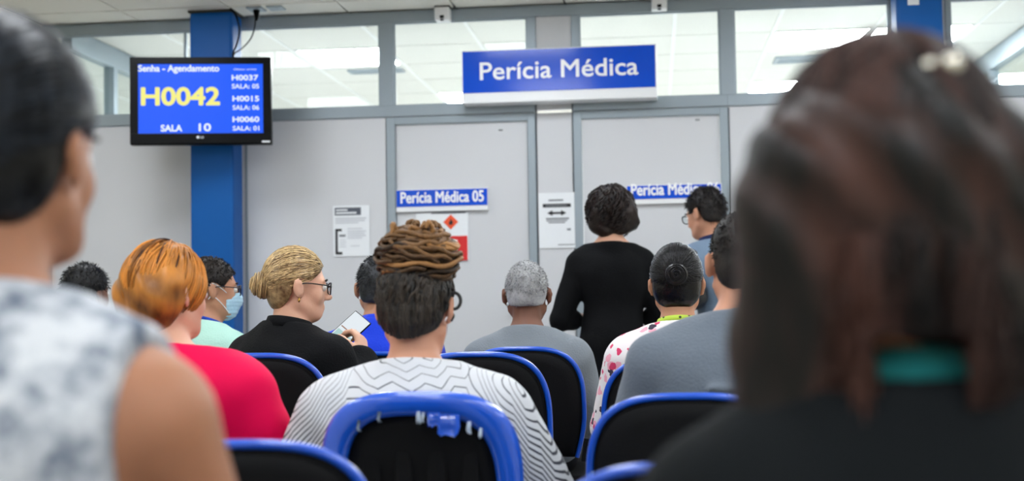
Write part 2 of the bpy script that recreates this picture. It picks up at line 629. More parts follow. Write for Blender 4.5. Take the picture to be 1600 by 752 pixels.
for body, x0, x1, y0, y1, m, bd in (
        ('Senha - Agendamento', 219, 343, 115.0, 101.0, M_scr_w, 0.02), ('H0042', 223, 344, 166, 136, M_scr_y, 0.03),
        ('SALA', 253, 286, 207, 196, M_scr_w, 0.03), ('10', 311, 330, 207, 194, M_scr_w, 0.03),
        ('\u00daltimas senhas', 365, 400, 109.5, 106, M_scr_w, 0.0),
        ('H0037', 362, 403, 126, 117, M_scr_w, 0.03), ('SALA: 05', 362, 404, 139, 131.5, M_scr_w, 0.02),
        ('H0015', 363, 404, 159.5, 150.5, M_scr_w, 0.03), ('SALA: 06', 363, 404, 173, 165.5, M_scr_w, 0.02),
        ('H0060', 363, 404, 192.5, 183.5, M_scr_w, 0.03), ('SALA: 01', 363, 404, 206, 198.5, M_scr_w, 0.02)):
    text('lettering', body, m, scr, sx(x0), sx(x1), sz(y0), sz(y1), -0.0147, bd)
text('lettering', 'L', M_paper, tv, sx(313.5), sx(315.6), sz(218), sz(214.6), -0.0202, 0.03)
text('lettering', 'G', M_paper, tv, sx(316.0), sx(318.8), sz(218), sz(214.6), -0.0202, 0.03)
bm = bmesh.new()
bmesh.ops.create_cone(bm, cap_ends=True, segments=20, radius1=0.0075, radius2=0.0075, depth=0.001, matrix=Matrix.Translation((sx(310), -0.0204, sz(216.2))) @ Matrix.Rotation(math.pi / 2, 4, 'X'))
from_bm('logo_disc', bm, M_paper, tv)
box('rating_sticker', (sx(408), -0.0208, sz(225)), (sx(420.5), -0.0199, sz(222.5)), M_paper, tv)
box('wall_bracket', (-0.06, 0.07, -0.08), (0.06, 0.155, 0.08), M_black, tv)

# cables and socket plates by the column
Q0, Q1, Q2 = at(362, 12, 6.93), at(374, 40, 6.9), at(366, 82, 6.88)
tag(tube('cable', smooth_path([at(360, 13, 6.93), at(369, 25, 6.92), at(374, 45, 6.90), at(371, 66, 6.88), at(364, 84, 6.87), at(366, 92, 6.865)], 26), 0.0055, M_black, sides=6),
    'thick black cable dropping from the ceiling beside the blue column to the screen', 'cable')
tag(tube('cable', smooth_path([at(399, 27, 6.97), at(398, 42, 6.96), at(392, 60, 6.93), at(378, 76, 6.90), at(367, 83, 6.89), at(364, 92, 6.88)], 26), 0.004, M_black, sides=6),
    'thin black power cable hanging from the ceiling socket to the screen', 'cable')
s0 = at(399, 18, 6.97)
t = thing('socket_plate', 'grey ceiling socket plate with a black plug in it above the screen', 'socket', (s0[0], 6.99, HC))
box('plate', (-0.045, -0.05, -0.012), (0.045, 0.05, -0.001), M_alu, t, 0.004)
bm = bmesh.new()
bmesh.ops.create_cone(bm, cap_ends=True, segments=14, radius1=0.008, radius2=0.02, depth=0.06, matrix=Matrix.Translation((0, 0, -0.042)))
from_bm('plug', bm, M_black, t, True)
t = thing('socket_plate', 'blank grey ceiling plate right of the socket plate with the plug', 'socket', (s0[0] + 0.115, 6.99, HC))
box('plate', (-0.045, -0.05, -0.010), (0.045, 0.05, -0.001), M_alu, t, 0.004)
box('cover', (-0.03, -0.034, -0.013), (0.03, 0.034, -0.010), M_alu, t, 0.002)

# motion sensors on the top rail
for (px, py), lab in (((692, 18), 'white door sensor with black top mounted over door 05'), ((1030, 1), 'white door sensor with dark lens mounted over door 06')):
    c = at(px, py, YW - 0.05)
    t = thing('door_sensor', lab, 'sensor', tuple(c))
    box('housing', (-0.043, -0.04, -0.055), (0.043, 0.044, 0.02), M_white, t, 0.008)
    box('mount', (-0.043, -0.034, 0.02), (0.043, 0.044, 0.052), M_black, t, 0.003)
    box('lens', (-0.012, -0.044, -0.046), (0.012, -0.038, -0.03), M_black, t, 0.002)
    ball('led', (0, -0.035, -0.055), (0.012, 0.012, 0.008), M_inkgrey, t, 10)


# ------------------------------------------------------------------ signs and notices
def sign(name, label, cat, px0, py0, px1, py1, Y, depth):
    """board whose front face sits at Y; returns root and the x/z mapping"""
    a, b = at(px0, py0, Y), at(px1, py1, Y)
    t = thing(name, label, cat, ((a[0] + b[0]) / 2, Y, (a[2] + b[2]) / 2))
    return t, abs(b[0] - a[0]) / 2, abs(a[2] - b[2]) / 2


def rel(t, px, py):
    p = at(px, py, t.location.y)
    return p[0] - t.location.x, p[2] - t.location.z


t, hx, hz = sign('hanging_sign', 'large blue sign with white lettering Per\u00edcia M\u00e9dica above the doors', 'sign', 721, 80, 1027, 152, 7.06, 0)
box('board', (-hx, 0.0, -hz), (hx, 0.13, hz), M_white, t, 0.004)
x0, z0 = rel(t, 722, 149)
x1, z1 = rel(t, 1024, 69)
box('blue_face', (-hx + 0.006, -0.004, -hz + 0.058), (hx - 0.008, 0.001, hz - 0.006), M_signblue, t)
x0, z0 = rel(t, 750, 126)
x1, z1 = rel(t, 997, 89)
text('lettering', 'Per\u00edcia M\u00e9dica', M_letter, t, x0, x1, z0, z1, -0.0045, 0.012, 0.003)

for (px0, py0, px1, py1), txt, tx, lab in (((619, 297, 763, 328), 'Per\u00edcia M\u00e9dica 05', (626, 318.5, 756, 297), 'blue door sign on the left door, white lettering ending in 05'),
                                           ((979, 290, 1128, 316), 'Per\u00edcia M\u00e9dica 06', (986, 306.5, 1124, 284), 'blue door sign on the right door, white lettering ending in 06')):
    t, hx, hz = sign('door_sign', lab, 'sign', px0, py0, px1, py1, YW - 0.012, 0)
    box('board', (-hx, 0.0, -hz), (hx, 0.02, hz), M_white, t, 0.001)
    box('blue_face', (-hx + 0.002, -0.003, -hz + 0.028), (hx - 0.004, 0.001, hz - 0.004), M_signblue, t)
    x0, z0 = rel(t, tx[0], tx[1])
    x1, z1 = rel(t, tx[2], tx[3])
    text('lettering', txt, M_letter, t, x0, x1, z0, z1, -0.0032, 0.02, 0.0015)


def sheet(t, x0, x1, z0, z1, m, nm='print', y=-0.0015):
    return box(nm, (x0, y, min(z0, z1)), (x1, y + 0.0013, max(z0, z1)), m, t)


# notice left of door 05
t, hx, hz = sign('paper_notice', 'white paper notice with dark header and bracket left of door 05', 'notice', 520, 322, 578, 400, YW - 0.003, 0)
box('paper', (-hx, 0, -hz), (hx, 0.004, hz), M_paper, t)


def rect(t, px0, py0, px1, py1, m, nm='print', y=-0.0015):
    a, b = rel(t, px0, py0), rel(t, px1, py1)
    return sheet(t, a[0], b[0], a[1], b[1], m, nm, y)


M_hdr = mat('header_slate', (82, 88, 100), 0.6)
rect(t, 523, 325, 564, 336, M_hdr, 'header')
rect(t, 525, 327.5, 543, 329.5, M_paper, 'text_line', -0.0025)
rect(t, 525, 332, 557, 334, M_paper, 'text_line', -0.0025)
for yy, xa, xb in ((341, 524, 572), (344.5, 524, 570), (348, 524, 560), (357, 543, 566), (361, 543, 572), (364.5, 543, 570), (368, 543, 572), (371.5, 543, 566), (384, 548, 562), (375, 530, 540), (378.5, 530, 541), (382, 530, 540), (385.5, 530, 541)):
    rect(t, xa, yy, xb, yy + 0.9, mat('ink_pale', (196, 200, 206), 0.7), 'text_line')
rect(t, 524, 358.5, 528, 397, M_ink, 'bracket')
rect(t, 524, 358, 534, 361.5, M_ink, 'bracket')
rect(t, 525, 394, 535, 398, M_ink, 'bracket')
rect(t, 530, 367, 540, 370, M_inkgrey, 'text_line')

# notice with double arrow between the doors
t, hx, hz = sign('paper_notice', 'white paper notice with black band and double arrow between the two doors', 'notice', 841, 302, 899, 387, YW - 0.003, 0)
box('paper', (-hx, 0, -hz), (hx, 0.004, hz), M_paper, t)
rect(t, 857, 312, 880, 314, M_inkgrey, 'text_line')
rect(t, 848, 319, 892, 323.5, M_ink, 'band')
rect(t, 853, 320.8, 886, 321.8, M_inkgrey, 'text_line', -0.0025)
rect(t, 853, 341, 889, 342.5, M_inkgrey, 'text_line')
rect(t, 854, 344.5, 886, 345.5, M_inkgrey, 'text_line')
rect(t, 857, 347.5, 883, 348.5, M_inkgrey, 'text_line')
rect(t, 886, 357, 892, 360, M_inkgrey, 'print')
rect(t, 872, 382, 898, 382.8, M_inkgrey, 'fold_line')
a, b = rel(t, 855, 333), rel(t, 885, 333)
zc = (a[1] + b[1]) / 2
ah = 0.016
V = [(a[0], zc), (a[0] + 0.03, zc + ah), (a[0] + 0.03, zc + 0.006), (b[0] - 0.03, zc + 0.006), (b[0] - 0.03, zc + ah), (b[0], zc), (b[0] - 0.03, zc - ah), (b[0] - 0.03, zc - 0.006), (a[0] + 0.03, zc - 0.006), (a[0] + 0.03, zc - ah)]
bm = bmesh.new()
vs = [bm.verts.new((p[0], -0.0015, p[1])) for p in V]
f = bm.faces.new(vs)
bmesh.ops.extrude_face_region(bm, geom=[f])
for v in bm.verts[len(V):] if False else list(bm.verts)[len(V):]:
    v.co.y = -0.0002
from_bm('arrow', bm, M_ink, t)
a = rel(t, 903, 303)
box('tape', (hx - 0.004, -0.001, a[1] - 0.012), (hx + 0.026, 0.003, a[1] + 0.01), M_white, t)

# hazard notice on door 05
M_red = mat('notice_red', (214, 34, 36), 0.5)
M_orange = mat('notice_orange', (232, 84, 44), 0.5)
t, hx, hz = sign('hazard_notice', 'white notice with orange flame diamond and red block on door 05', 'notice', 650, 334, 732, 407, YW - 0.006 + 0.01, 0)
box('paper', (-hx, -0.002, -hz), (hx, 0.01, hz), M_paper, t)
box('top_strip', (-hx * 0.4, -0.006, hz - 0.003), (hx * 0.9, 0.008, hz + 0.003), M_hdr, t)
rect(t, 660, 370, 731, 407, M_red, 'red_block', -0.004)
c = rel(t, 704.5, 347)
bm = bmesh.new()
dd = 0.043
vs = [bm.verts.new((c[0] + q[0] * dd, -0.0045, c[1] + q[1] * dd)) for q in ((0, 1), (1, 0), (0, -1), (-1, 0))]
f = bm.faces.new(vs)
bmesh.ops.extrude_face_region(bm, geom=[f])
for v in list(bm.verts)[4:]:
    v.co.y = -0.0015
from_bm('diamond', bm, M_orange, t)
fl_ = [(0, 1.0), (.25, .45), (.6, .2), (.55, -.4), (.25, -.8), (-.25, -.8), (-.55, -.4), (-.45, .15), (-.2, .0), (-.15, .5)]
bm = bmesh.new()
vs = [bm.verts.new((c[0] + q[0] * 0.02, -0.006, c[1] + q[1] * 0.02)) for q in fl_]
f = bm.faces.new(vs)
bmesh.ops.extrude_face_region(bm, geom=[f])
for v in list(bm.verts)[len(fl_):]:
    v.co.y = -0.0045
from_bm('flame', bm, M_ink, t)
for k in range(4):
    rect(t, 664, 376 + k * 7, 715, 378.5 + k * 7, M_paper, 'text_line', -0.005)
# ------------------------------------------------------------------ chairs
M_trim = mat('chair_blue_plastic', (14, 86, 212), 0.3, var=0.10, vscale=10, coat=1.0)
M_back = mat('chair_black_fabric', (11, 12, 15), 0.8, var=0.15, vscale=25, bump=0.15, bscale=300, spec=0.2)
M_leg = mat('chair_dark_metal', (52, 54, 58), 0.35, metal=0.8)
M_film = mat('torn_film', (40, 100, 225), 0.12, var=0.2, vscale=30, coat=0.8)
M_film_w = mat('torn_film_white', (205, 222, 245), 0.15, var=0.2, vscale=30, coat=0.8)


def arch(hw, z0, z1, n=44, p=3.2, splay=0.0):
    """outline from bottom left over the top to bottom right (x, z)"""
    h = z1 - z0
    pts = []
    zc = z0 + h * 0.42
    for k in range(7):
        u = k / 7
        pts.append((-hw * (0.86 + 0.14 * math.sin(u * math.pi / 2)), z0 + u * (zc - z0)))
    for k in range(n + 1):
        th = math.pi - math.pi * k / n
        cx, sz_ = math.cos(th), math.sin(th)
        pts.append((hw * math.copysign(abs(cx) ** (2 / p), cx), zc + (z1 - zc) * abs(sz_) ** (2 / p)))
    for k in range(6, -1, -1):
        u = k / 7
        pts.append((hw * (0.86 + 0.14 * math.sin(u * math.pi / 2)), z0 + u * (zc - z0)))
    return np.array(pts)


def back_y(x, z):
    """reclined, slightly wrapped back surface"""
    return -0.20 - 0.17 * (z - 0.46) + 0.55 * x * x


def plate(name, ol, off_back, off_front, m, parent, bulge_back=0.0, bulge_front=0.0, round_=0.01):
    """solid slab following back_y inside an outline; -Y is the rear face"""
    c = np.array([0.0, (ol[:, 1].min() + ol[:, 1].max()) / 2])
    rings = [1.0, 0.97, 0.8, 0.55, 0.28]
    V, F = [], []
    n = len(ol)

    def ring(s, off, bul):
        st = len(V)
        for p in ol:
            q = c + (p - c) * s
            V.append((q[0], back_y(q[0], q[1]) + off + bul * (1 - s ** 3), q[1]))
        return st
    sts = []
    for s in reversed(rings):
        sts.append(ring(s, off_back + (round_ if s == 1.0 else 0), -bulge_back))
    for s in rings:
        sts.append(ring(s, off_front - (round_ if s == 1.0 else 0), bulge_front))
    for a, b in zip(sts[:-1], sts[1:]):
        for k in range(n):
            k2 = (k + 1) % n
            F.append((a + k, a + k2, b + k2, b + k))
    for st, sg in ((sts[0], -1), (sts[-1], 1)):
        ci = len(V)
        off, bul = (off_back, -bulge_back) if sg < 0 else (off_front, bulge_front)
        V.append((c[0], back_y(c[0], c[1]) + off + bul, c[1]))
        for k in range(n):
            F.append((st + k, st + (k + 1) % n, ci))
    bm = bmesh.new()
    vs = [bm.verts.new(v) for v in V]
    for f in F:
        bm.faces.new([vs[i] for i in f])
    return from_bm(name, bm, m, parent, True)


def make_chair(torn=False):
    t = thing('waiting_chair', 'x', 'chair')
    HW, Z0, Z1 = 0.215, 0.53, 0.92
    ol = arch(HW, Z0, Z1)
    if torn:
        plate('backrest', arch(HW - 0.006, Z0, Z1 - 0.008), 0.0, 0.03, M_trim, t, 0, 0.012)
        # deep open rim seen from behind
        rim = arch(HW, Z0, Z1, 60)
        inn = arch(HW - 0.052, Z0, Z1 - 0.050, 60)
        V, Q = [], []
        prof = [(0.0, 0.004), (0.0, -0.030), (0.18, -0.040), (0.75, -0.040), (1.0, -0.030), (1.0, 0.002)]
        for k in range(len(rim)):
            for u, dy in prof:
                p = rim[k] * (1 - u) + inn[k] * u
                V.append((p[0], back_y(p[0], p[1]) + dy, p[1]))
        m_ = len(prof)
        for k in range(len(rim) - 1):
            for j in range(m_ - 1):
                Q.append((k * m_ + j, (k + 1) * m_ + j, (k + 1) * m_ + j + 1, k * m_ + j + 1))
        mesh_np('rim', V, Q, M_trim, t)
        plate('back_panel', arch(HW - 0.05, Z0 + 0.02, Z1 - 0.048), -0.012, 0.002, M_back, t, -0.004)
        for k in range(4):
            x = -0.105 + 0.07 * k
            zt = 0.84 if k in (1, 2) else 0.80
            box('rib', (x - 0.02, back_y(x, 0.7) - 0.024, 0.56), (x + 0.02, back_y(x, 0.7) + 0.0, zt), M_back, t, 0.008)
        # shreds of torn film along the rim
        rr = random.Random(5)
        for (fx, fz, fw, fh) in ((0.040, 0.866, 0.026, 0.020), (0.070, 0.862, 0.046, 0.036), (-0.075, 0.868, 0.008, 0.010), (0.008, 0.868, 0.008, 0.014), (0.112, 0.846, 0.008, 0.014), (-0.12, 0.85, 0.006, 0.012), (0.135, 0.832, 0.006, 0.012), (0.018, 0.866, 0.006, 0.010)):
            bm = bmesh.new()
            nx = 5
            top = [bm.verts.new((fx + fw * (i / nx - .5), back_y(fx, fz) - 0.043, fz + 0.012)) for i in range(nx + 1)]
            mid = [bm.verts.new((fx + fw * (i / nx - .5) + rr.uniform(-.002, .002), back_y(fx, fz) - 0.048 - rr.uniform(0, .006), fz - fh * 0.4)) for i in range(nx + 1)]
            low = [bm.verts.new((fx + fw * (i / nx - .5) + rr.uniform(-.003, .003), back_y(fx, fz) - 0.042 - rr.uniform(0, .006), fz - fh * rr.uniform(0.75, 1.1))) for i in range(nx + 1)]
            for i in range(nx):
                bm.faces.new((top[i], top[i + 1], mid[i + 1], mid[i]))
                bm.faces.new((mid[i], mid[i + 1], low[i + 1], low[i]))
            bmesh.ops.solidify(bm, geom=bm.faces[:], thickness=0.0008)
            from_bm('film_shred', bm, M_film if fw > 0.02 else M_film_w, t, True)
    else:
        plate('backrest', arch(HW - 0.004, Z0, Z1 - 0.004), 0.0, 0.03, M_back, t, 0, 0.014)
        plate('back_panel', arch(HW - 0.012, Z0 + 0.012, Z1 - 0.012), -0.016, 0.002, M_back, t, 0.008)
        path = np.array([(p[0], back_y(p[0], p[1]) + 0.004, p[1]) for p in arch(HW, Z0, Z1, 60)])
        # edge trim: tube a little deeper than high
        V, Q = tube_np(path[None], 0.0088, 10)
        V[:, 1] = V[:, 1] * 1.0
        mesh_np('edge_trim', V, Q, M_trim, t)
    # seat
    bm = bmesh.new()
    bm_box(bm, (-0.225, -0.19, 0.395), (0.225, 0.25, 0.425), 0.014)
    from_bm('seat_shell', bm, M_trim, t, True)
    bm = bmesh.new()
    bm_box(bm, (-0.21, -0.18, 0.424), (0.21, 0.24, 0.462), 0.017)
    from_bm('seat_cushion', bm, M_back, t, True)
    for sx_ in (-1, 1):
        tube('back_support', smooth_path([(sx_ * 0.09, 0.05, 0.385), (sx_ * 0.09, -0.15, 0.385), (sx_ * 0.09, -0.225, 0.43), (sx_ * 0.09, -0.225, 0.58)], 14), 0.010, M_leg, t, 8)
        for sy_ in (-1, 1):
            tube('leg', [(sx_ * 0.17, 0.03 + sy_ * 0.14, 0.393), (sx_ * 0.20, 0.03 + sy_ * 0.19, 0.0)], 0.012, M_leg, t, 8)
        tube('stretcher', [(sx_ * 0.172, -0.13, 0.36), (sx_ * 0.172, 0.19, 0.36)], 0.009, M_leg, t, 8)
    return t


CHAIR0 = make_chair()
CHAIR_TORN = make_chair(True)
_used = set()


def copy_tree(o, parent=None):
    c = o.copy()
    COL.objects.link(c)
    c.parent = parent
    for ch_ in list(o.children):
        copy_tree(ch_, c)
    return c


def chair(px, py, Y, label, proto=None, ztop=None, rz=0.0):
    """rim top seen at (px, py) at distance Y; returns the root"""
    p = at(px, py, Y)
    proto = proto or CHAIR0
    o = proto if proto.name not in _used else copy_tree(proto)
    _used.add(proto.name)
    o.location = (p[0], Y + 0.28, 0)
    o.rotation_euler = (0, 0, rz)
    o.scale = (1, 1, (ztop or p[2]) / 0.93)
    o['label'] = label
    o['category'] = 'chair'
    o['group'] = 'blue and black waiting chairs'
    return o


chair(652, 604, 2.65, 'chair with wide torn blue rim behind the woman in the zigzag sweater', CHAIR_TORN)
chair(368, 686, 1.95, 'empty black chair with pale blue edge at the bottom left beside the bare arm')
chair(398, 551, 3.75, 'black chair with blue edge behind the blond woman in the black jacket')
chair(741, 549, 3.75, 'empty black chair just behind the right shoulder of the zigzag sweater')
chair(814, 541, 4.50, 'black chair with blue edge behind the grey-haired man')
chair(1075, 613, 2.75, 'black chair with pale shiny edge behind the man with the orange-lit ear')
chair(1095, 720, 1.70, 'pale blue edged chair at the bottom in front of the long-haired woman')
chair(1052, 556, 3.90, 'blue edged chair holding the woman in the floral shirt')
chair(588, 549, 4.50, 'blue edged chair behind the man in the blue polo shirt')
chair(175, 616, 2.70, 'chair hidden behind the woman in the pink jacket', ztop=0.86)
chair(330, 560, 4.55, 'chair hidden under the man in the mint shirt', ztop=0.90)
chair(118, 560, 4.95, 'chair of the black-haired person beyond the patterned blouse', ztop=0.90)
chair(0, 800, 0.92, 'chair of the woman in the patterned sleeveless blouse', ztop=0.90)
chair(1390, 800, 0.84, 'chair of the long-haired woman in the dark jacket', ztop=0.86)


# ------------------------------------------------------------------ organic surfaces: distance fields and surface nets
class Field:
    def __init__(s, lo, hi, h):
        s.lo = np.array(lo, dtype=np.float32)
        s.h = h
        n = np.ceil((np.array(hi) - np.array(lo)) / h).astype(int) + 1
        s.n = n
        s.F = np.full(n, 1.0, dtype=np.float32)
        s.ax = [s.lo[i] + h * np.arange(n[i], dtype=np.float32) for i in range(3)]

    def sl(s, lo, hi):
        a = np.clip(np.floor((np.array(lo) - s.lo) / s.h).astype(int), 0, s.n)
        b = np.clip(np.ceil((np.array(hi) - s.lo) / s.h).astype(int) + 1, 0, s.n)
        return tuple(slice(a[i], b[i]) for i in range(3))

    def grid(s, sl):
        return np.meshgrid(*[s.ax[i][sl[i]] for i in range(3)], indexing='ij', sparse=True)

    def comb(s, sl, d, k, op):
        c = s.F[sl]
        if op == 's':
            d = -d
            hh = np.maximum(k - np.abs(c - d), 0) / k if k > 0 else 0
            s.F[sl] = np.maximum(c, d) + hh * hh * k * 0.25
        else:
            hh = np.maximum(k - np.abs(c - d), 0) / k if k > 0 else 0
            s.F[sl] = np.minimum(c, d) - hh * hh * k * 0.25

    def rc(s, a, b, r1, r2, k=0.02, g=0.0, sc=(1, 1, 1), op='u'):
        a, b = np.array(a, float), np.array(b, float)
        m = (max(r1, r2) + g) / min(sc) + k + 3 * s.h
        sl = s.sl(np.minimum(a, b) - m, np.maximum(a, b) + m)
        if any(q.stop <= q.start for q in sl):
            return
        X, Y, Z = s.grid(sl)
        px, py, pz = (X - a[0]) * sc[0], (Y - a[1]) * sc[1], (Z - a[2]) * sc[2]
        ba = (b - a) * np.array(sc)
        t = np.clip((px * ba[0] + py * ba[1] + pz * ba[2]) / max(ba @ ba, 1e-9), 0, 1)
        d = np.sqrt((px - t * ba[0]) ** 2 + (py - t * ba[1]) ** 2 + (pz - t * ba[2]) ** 2) - (r1 + (r2 - r1) * t) - g
        s.comb(sl, d.astype(np.float32), k, op)

    def el(s, c, r, k=0.02, g=0.0, R=None, op='u'):
        c = np.array(c, float)
        r = np.array(r, float) + g
        m = r.max() + k + 3 * s.h
        sl = s.sl(c - m, c + m)
        if any(q.stop <= q.start for q in sl):
            return
        X, Y, Z = s.grid(sl)
        x, y, z = X - c[0], Y - c[1], Z - c[2]
        if R is not None:
            x, y, z = (R[0, 0] * x + R[1, 0] * y + R[2, 0] * z, R[0, 1] * x + R[1, 1] * y + R[2, 1] * z, R[0, 2] * x + R[1, 2] * y + R[2, 2] * z)
        k0 = np.sqrt((x / r[0]) ** 2 + (y / r[1]) ** 2 + (z / r[2]) ** 2) + 1e-6
        k1 = np.sqrt((x / r[0] ** 2) ** 2 + (y / r[1] ** 2) ** 2 + (z / r[2] ** 2) ** 2) + 1e-6
        s.comb(sl, (k0 * (k0 - 1) / k1).astype(np.float32), k, op)

    def full(s):
        return np.meshgrid(*s.ax, indexing='ij', sparse=True)

    def cut(s, g, k=0.0):
        """keep only where g < 0"""
        if k > 0:
            hh = np.maximum(k - np.abs(s.F - g), 0) / k
            s.F = (np.maximum(s.F, g) + hh * hh * k * 0.25).astype(np.float32)
        else:
            s.F = np.maximum(s.F, g).astype(np.float32)

    def mesh(s, smooth=2):
        F = s.F
        B = F < 0
        n0, n1, n2 = F.shape
        cnt = np.zeros((n0 - 1, n1 - 1, n2 - 1), dtype=np.int8)
        offs = [(i, j, k) for i in (0, 1) for j in (0, 1) for k in (0, 1)]
        for i, j, k in offs:
            cnt += B[i:n0 - 1 + i, j:n1 - 1 + j, k:n2 - 1 + k]
        act = (cnt > 0) & (cnt < 8)
        ci = np.argwhere(act)
        idx = np.full(act.shape, -1, dtype=np.int32)
        idx[act] = np.arange(len(ci))
        vals = np.stack([F[ci[:, 0] + i, ci[:, 1] + j, ci[:, 2] + k] for i, j, k in offs], 1)
        acc = np.zeros((len(ci), 3))
        num = np.zeros(len(ci))
        O = np.array(offs, float)
        for a in range(8):
            for b in range(a + 1, 8):
                if abs(O[a] - O[b]).sum() != 1:
                    continue
                va, vb = vals[:, a], vals[:, b]
                mk = (va < 0) != (vb < 0)
                t = np.where(mk, va / np.where(mk, va - vb, 1), 0)
                acc += mk[:, None] * (O[a] + t[:, None] * (O[b] - O[a]))
                num += mk
        V = s.lo + s.h * (ci + acc / num[:, None])
        Q = []
        for ax in range(3):
            o1, o2 = [(1, 2), (2, 0), (0, 1)][ax]
            A0 = [slice(None)] * 3
            A1 = [slice(None)] * 3
            A0[ax], A1[ax] = slice(0, -1), slice(1, None)
            chg = B[tuple(A0)] != B[tuple(A1)]
            e = np.argwhere(chg)
            e = e[(e[:, o1] > 0) & (e[:, o2] > 0) & (e[:, o1] < F.shape[o1] - 1) & (e[:, o2] < F.shape[o2] - 1)]
            ins = B[e[:, 0], e[:, 1], e[:, 2]]
            u = np.zeros(3, int)
            u[o1] = 1
            v = np.zeros(3, int)
            v[o2] = 1
            q = np.stack([idx[tuple((e - u - v).T)], idx[tuple((e - v).T)], idx[tuple(e.T)], idx[tuple((e - u).T)]], 1)
            q[~ins] = q[~ins][:, ::-1]
            Q.append(q)
        Q = np.concatenate(Q)
        for _ in range(smooth):
            i = Q.ravel()
            jn = np.roll(Q, -1, 1).ravel()
            jp = np.roll(Q, 1, 1).ravel()
            deg = np.bincount(i, minlength=len(V)) * 2.0
            S = np.stack([np.bincount(i, V[jn, c] + V[jp, c], minlength=len(V)) for c in range(3)], 1)
            V = V * 0.45 + 0.55 * S / np.maximum(deg, 1)[:, None]
        return V.astype(np.float32), Q.astype(np.int32)


def wob(X, Y, Z, f, seed, octaves=3):
    """smooth pseudo noise"""
    r = random.Random(seed)
    out = 0
    a = 1.0
    for _ in range(octaves):
        for _ in range(3):
            d = [r.gauss(0, 1) for _ in range(3)]
            nn = math.sqrt(sum(q * q for q in d))
            d = [q / nn * f for q in d]
            e = [r.gauss(0, 0.5) * f for _ in range(3)]
            out = out + a * np.sin(d[0] * X + d[1] * Y + d[2] * Z + r.uniform(0, 6.28) + 1.2 * np.sin(e[0] * X + e[1] * Y + e[2] * Z))
        f *= 1.9
        a *= 0.5
    return out / 4.5


def rotm(yaw=0, pitch=0, roll=0):
    """yaw: + turns towards -x (left); pitch: + nods down; roll: + tilts towards +x (degrees)"""
    a, b, c = (math.radians(q) for q in (yaw, -pitch, roll))
    M = Matrix.Rotation(a, 3, 'Z') @ Matrix.Rotation(b, 3, 'X') @ Matrix.Rotation(c, 3, 'Y')
    return np.array(M)


# ------------------------------------------------------------------ people
def skin(rgb, name):
    return mat('skin_' + name, rgb, 0.5, var=0.10, vscale=14, bump=0.06, bscale=180, sss=0.12, spec=0.4)


def head_prims(f, C, R, g=0.0, face=True, s=1.0):
    T = lambda p: np.array(C) + R @ (np.array(p) * s)
    S = lambda r: np.array(r) * s
    f.el(T((0, -.012, .022)), S((.073, .093, .092)), .01, g, R)
    f.el(T((0, .028, -.038)), S((.058, .060, .082)), .03, g, R)
    f.el(T((0, .048, -.088)), S((.040, .038, .030)), .025, g, R)
    for sd in (-1, 1):
        f.rc(T((sd * .056, .0, -.06)), T((sd * .028, .06, -.095)), .018 * s, .016 * s, .02, g)
    if not face:
        return
    for sd in (-1, 1):
        f.el(T((sd * .037, .060, -.035)), S((.022, .018, .024)), .02, 0, R)
    f.el(T((0, .074, .014)), S((.050, .014, .012)), .018, 0, R)
    for sd in (-1, 1):
        f.el(T((sd * .031, .094, -.004)), S((.018, .014, .011)), .012, 0, R, 's')
    f.rc(T((0, .086, .002)), T((0, .107, -.034)), .008 * s, .012 * s, .012)
    for sd in (-1, 1):
        f.el(T((sd * .012, .097, -.038)), S((.009, .010, .008)), .008, 0, R)
    f.rc(T((-.018, .084, -.064)), T((.018, .084, -.064)), .0075 * s, .0075 * s, .006)
    f.rc(T((-.015, .083, -.074)), T((.015, .083, -.074)), .0085 * s, .0085 * s, .006)
    for sd in (-1, 1):
        Re = R @ rotm(sd * 22, 0, 0) @ rotm(0, -12, 0)
        f.el(T((sd * .083, -.012, -.012)), S((.011, .021, .034)), .006, 0, Re)
        f.el(T((sd * .092, -.006, -.010)), S((.006, .011, .019)), .005, 0, Re, 's')


def hand_prims(f, wr, d, n, side, curl=0.5, sc=1.0, k=0.006, spread=1.0):
    d = np.array(d, float)
    d /= np.linalg.norm(d)
    n = np.array(n, float)
    n -= d * (n @ d)
    n /= np.linalg.norm(n)
    s = np.cross(d, n) * side
    wr = np.array(wr, float)
    offs = [.027, .009, -.009, -.026]
    lens = [.070, .078, .072, .056]
    for o, ln in zip(offs, lens):
        kn = wr + (d * (.082 - abs(o) * .25) + s * o * spread) * sc
        f.rc(wr + s * o * .55 * sc + d * .005, kn, .0145 * sc, .0115 * sc, .012)
        p = kn
        a = 0
        for j, (fr, rr) in enumerate(((.42, .0098), (.32, .0088), (.26, .0078))):
            a += curl * (0.75, 1.05, 0.8)[j]
            q = p + (math.cos(a) * d + math.sin(a) * n) * ln * fr * sc
            f.rc(p, q, rr * sc, (rr - .0008) * sc, .004)
            p = q
    p = wr + (d * .022 + s * .022 + n * .008) * sc
    dd = d * .62 + s * .62 + n * .35
    dd /= np.linalg.norm(dd)
    q = p + dd * .042 * sc
    f.rc(p, q, .0145 * sc, .0115 * sc, .012)
    d2 = d * .8 + s * .15 + n * .55
    d2 /= np.linalg.norm(d2)
    q2 = q + d2 * .03 * sc
    f.rc(q, q2, .0112 * sc, .0095 * sc, .004)
    f.rc(q2, q2 + (d2 * .7 + n * .3) * .022 * sc, .0095 * sc, .008 * sc, .004)


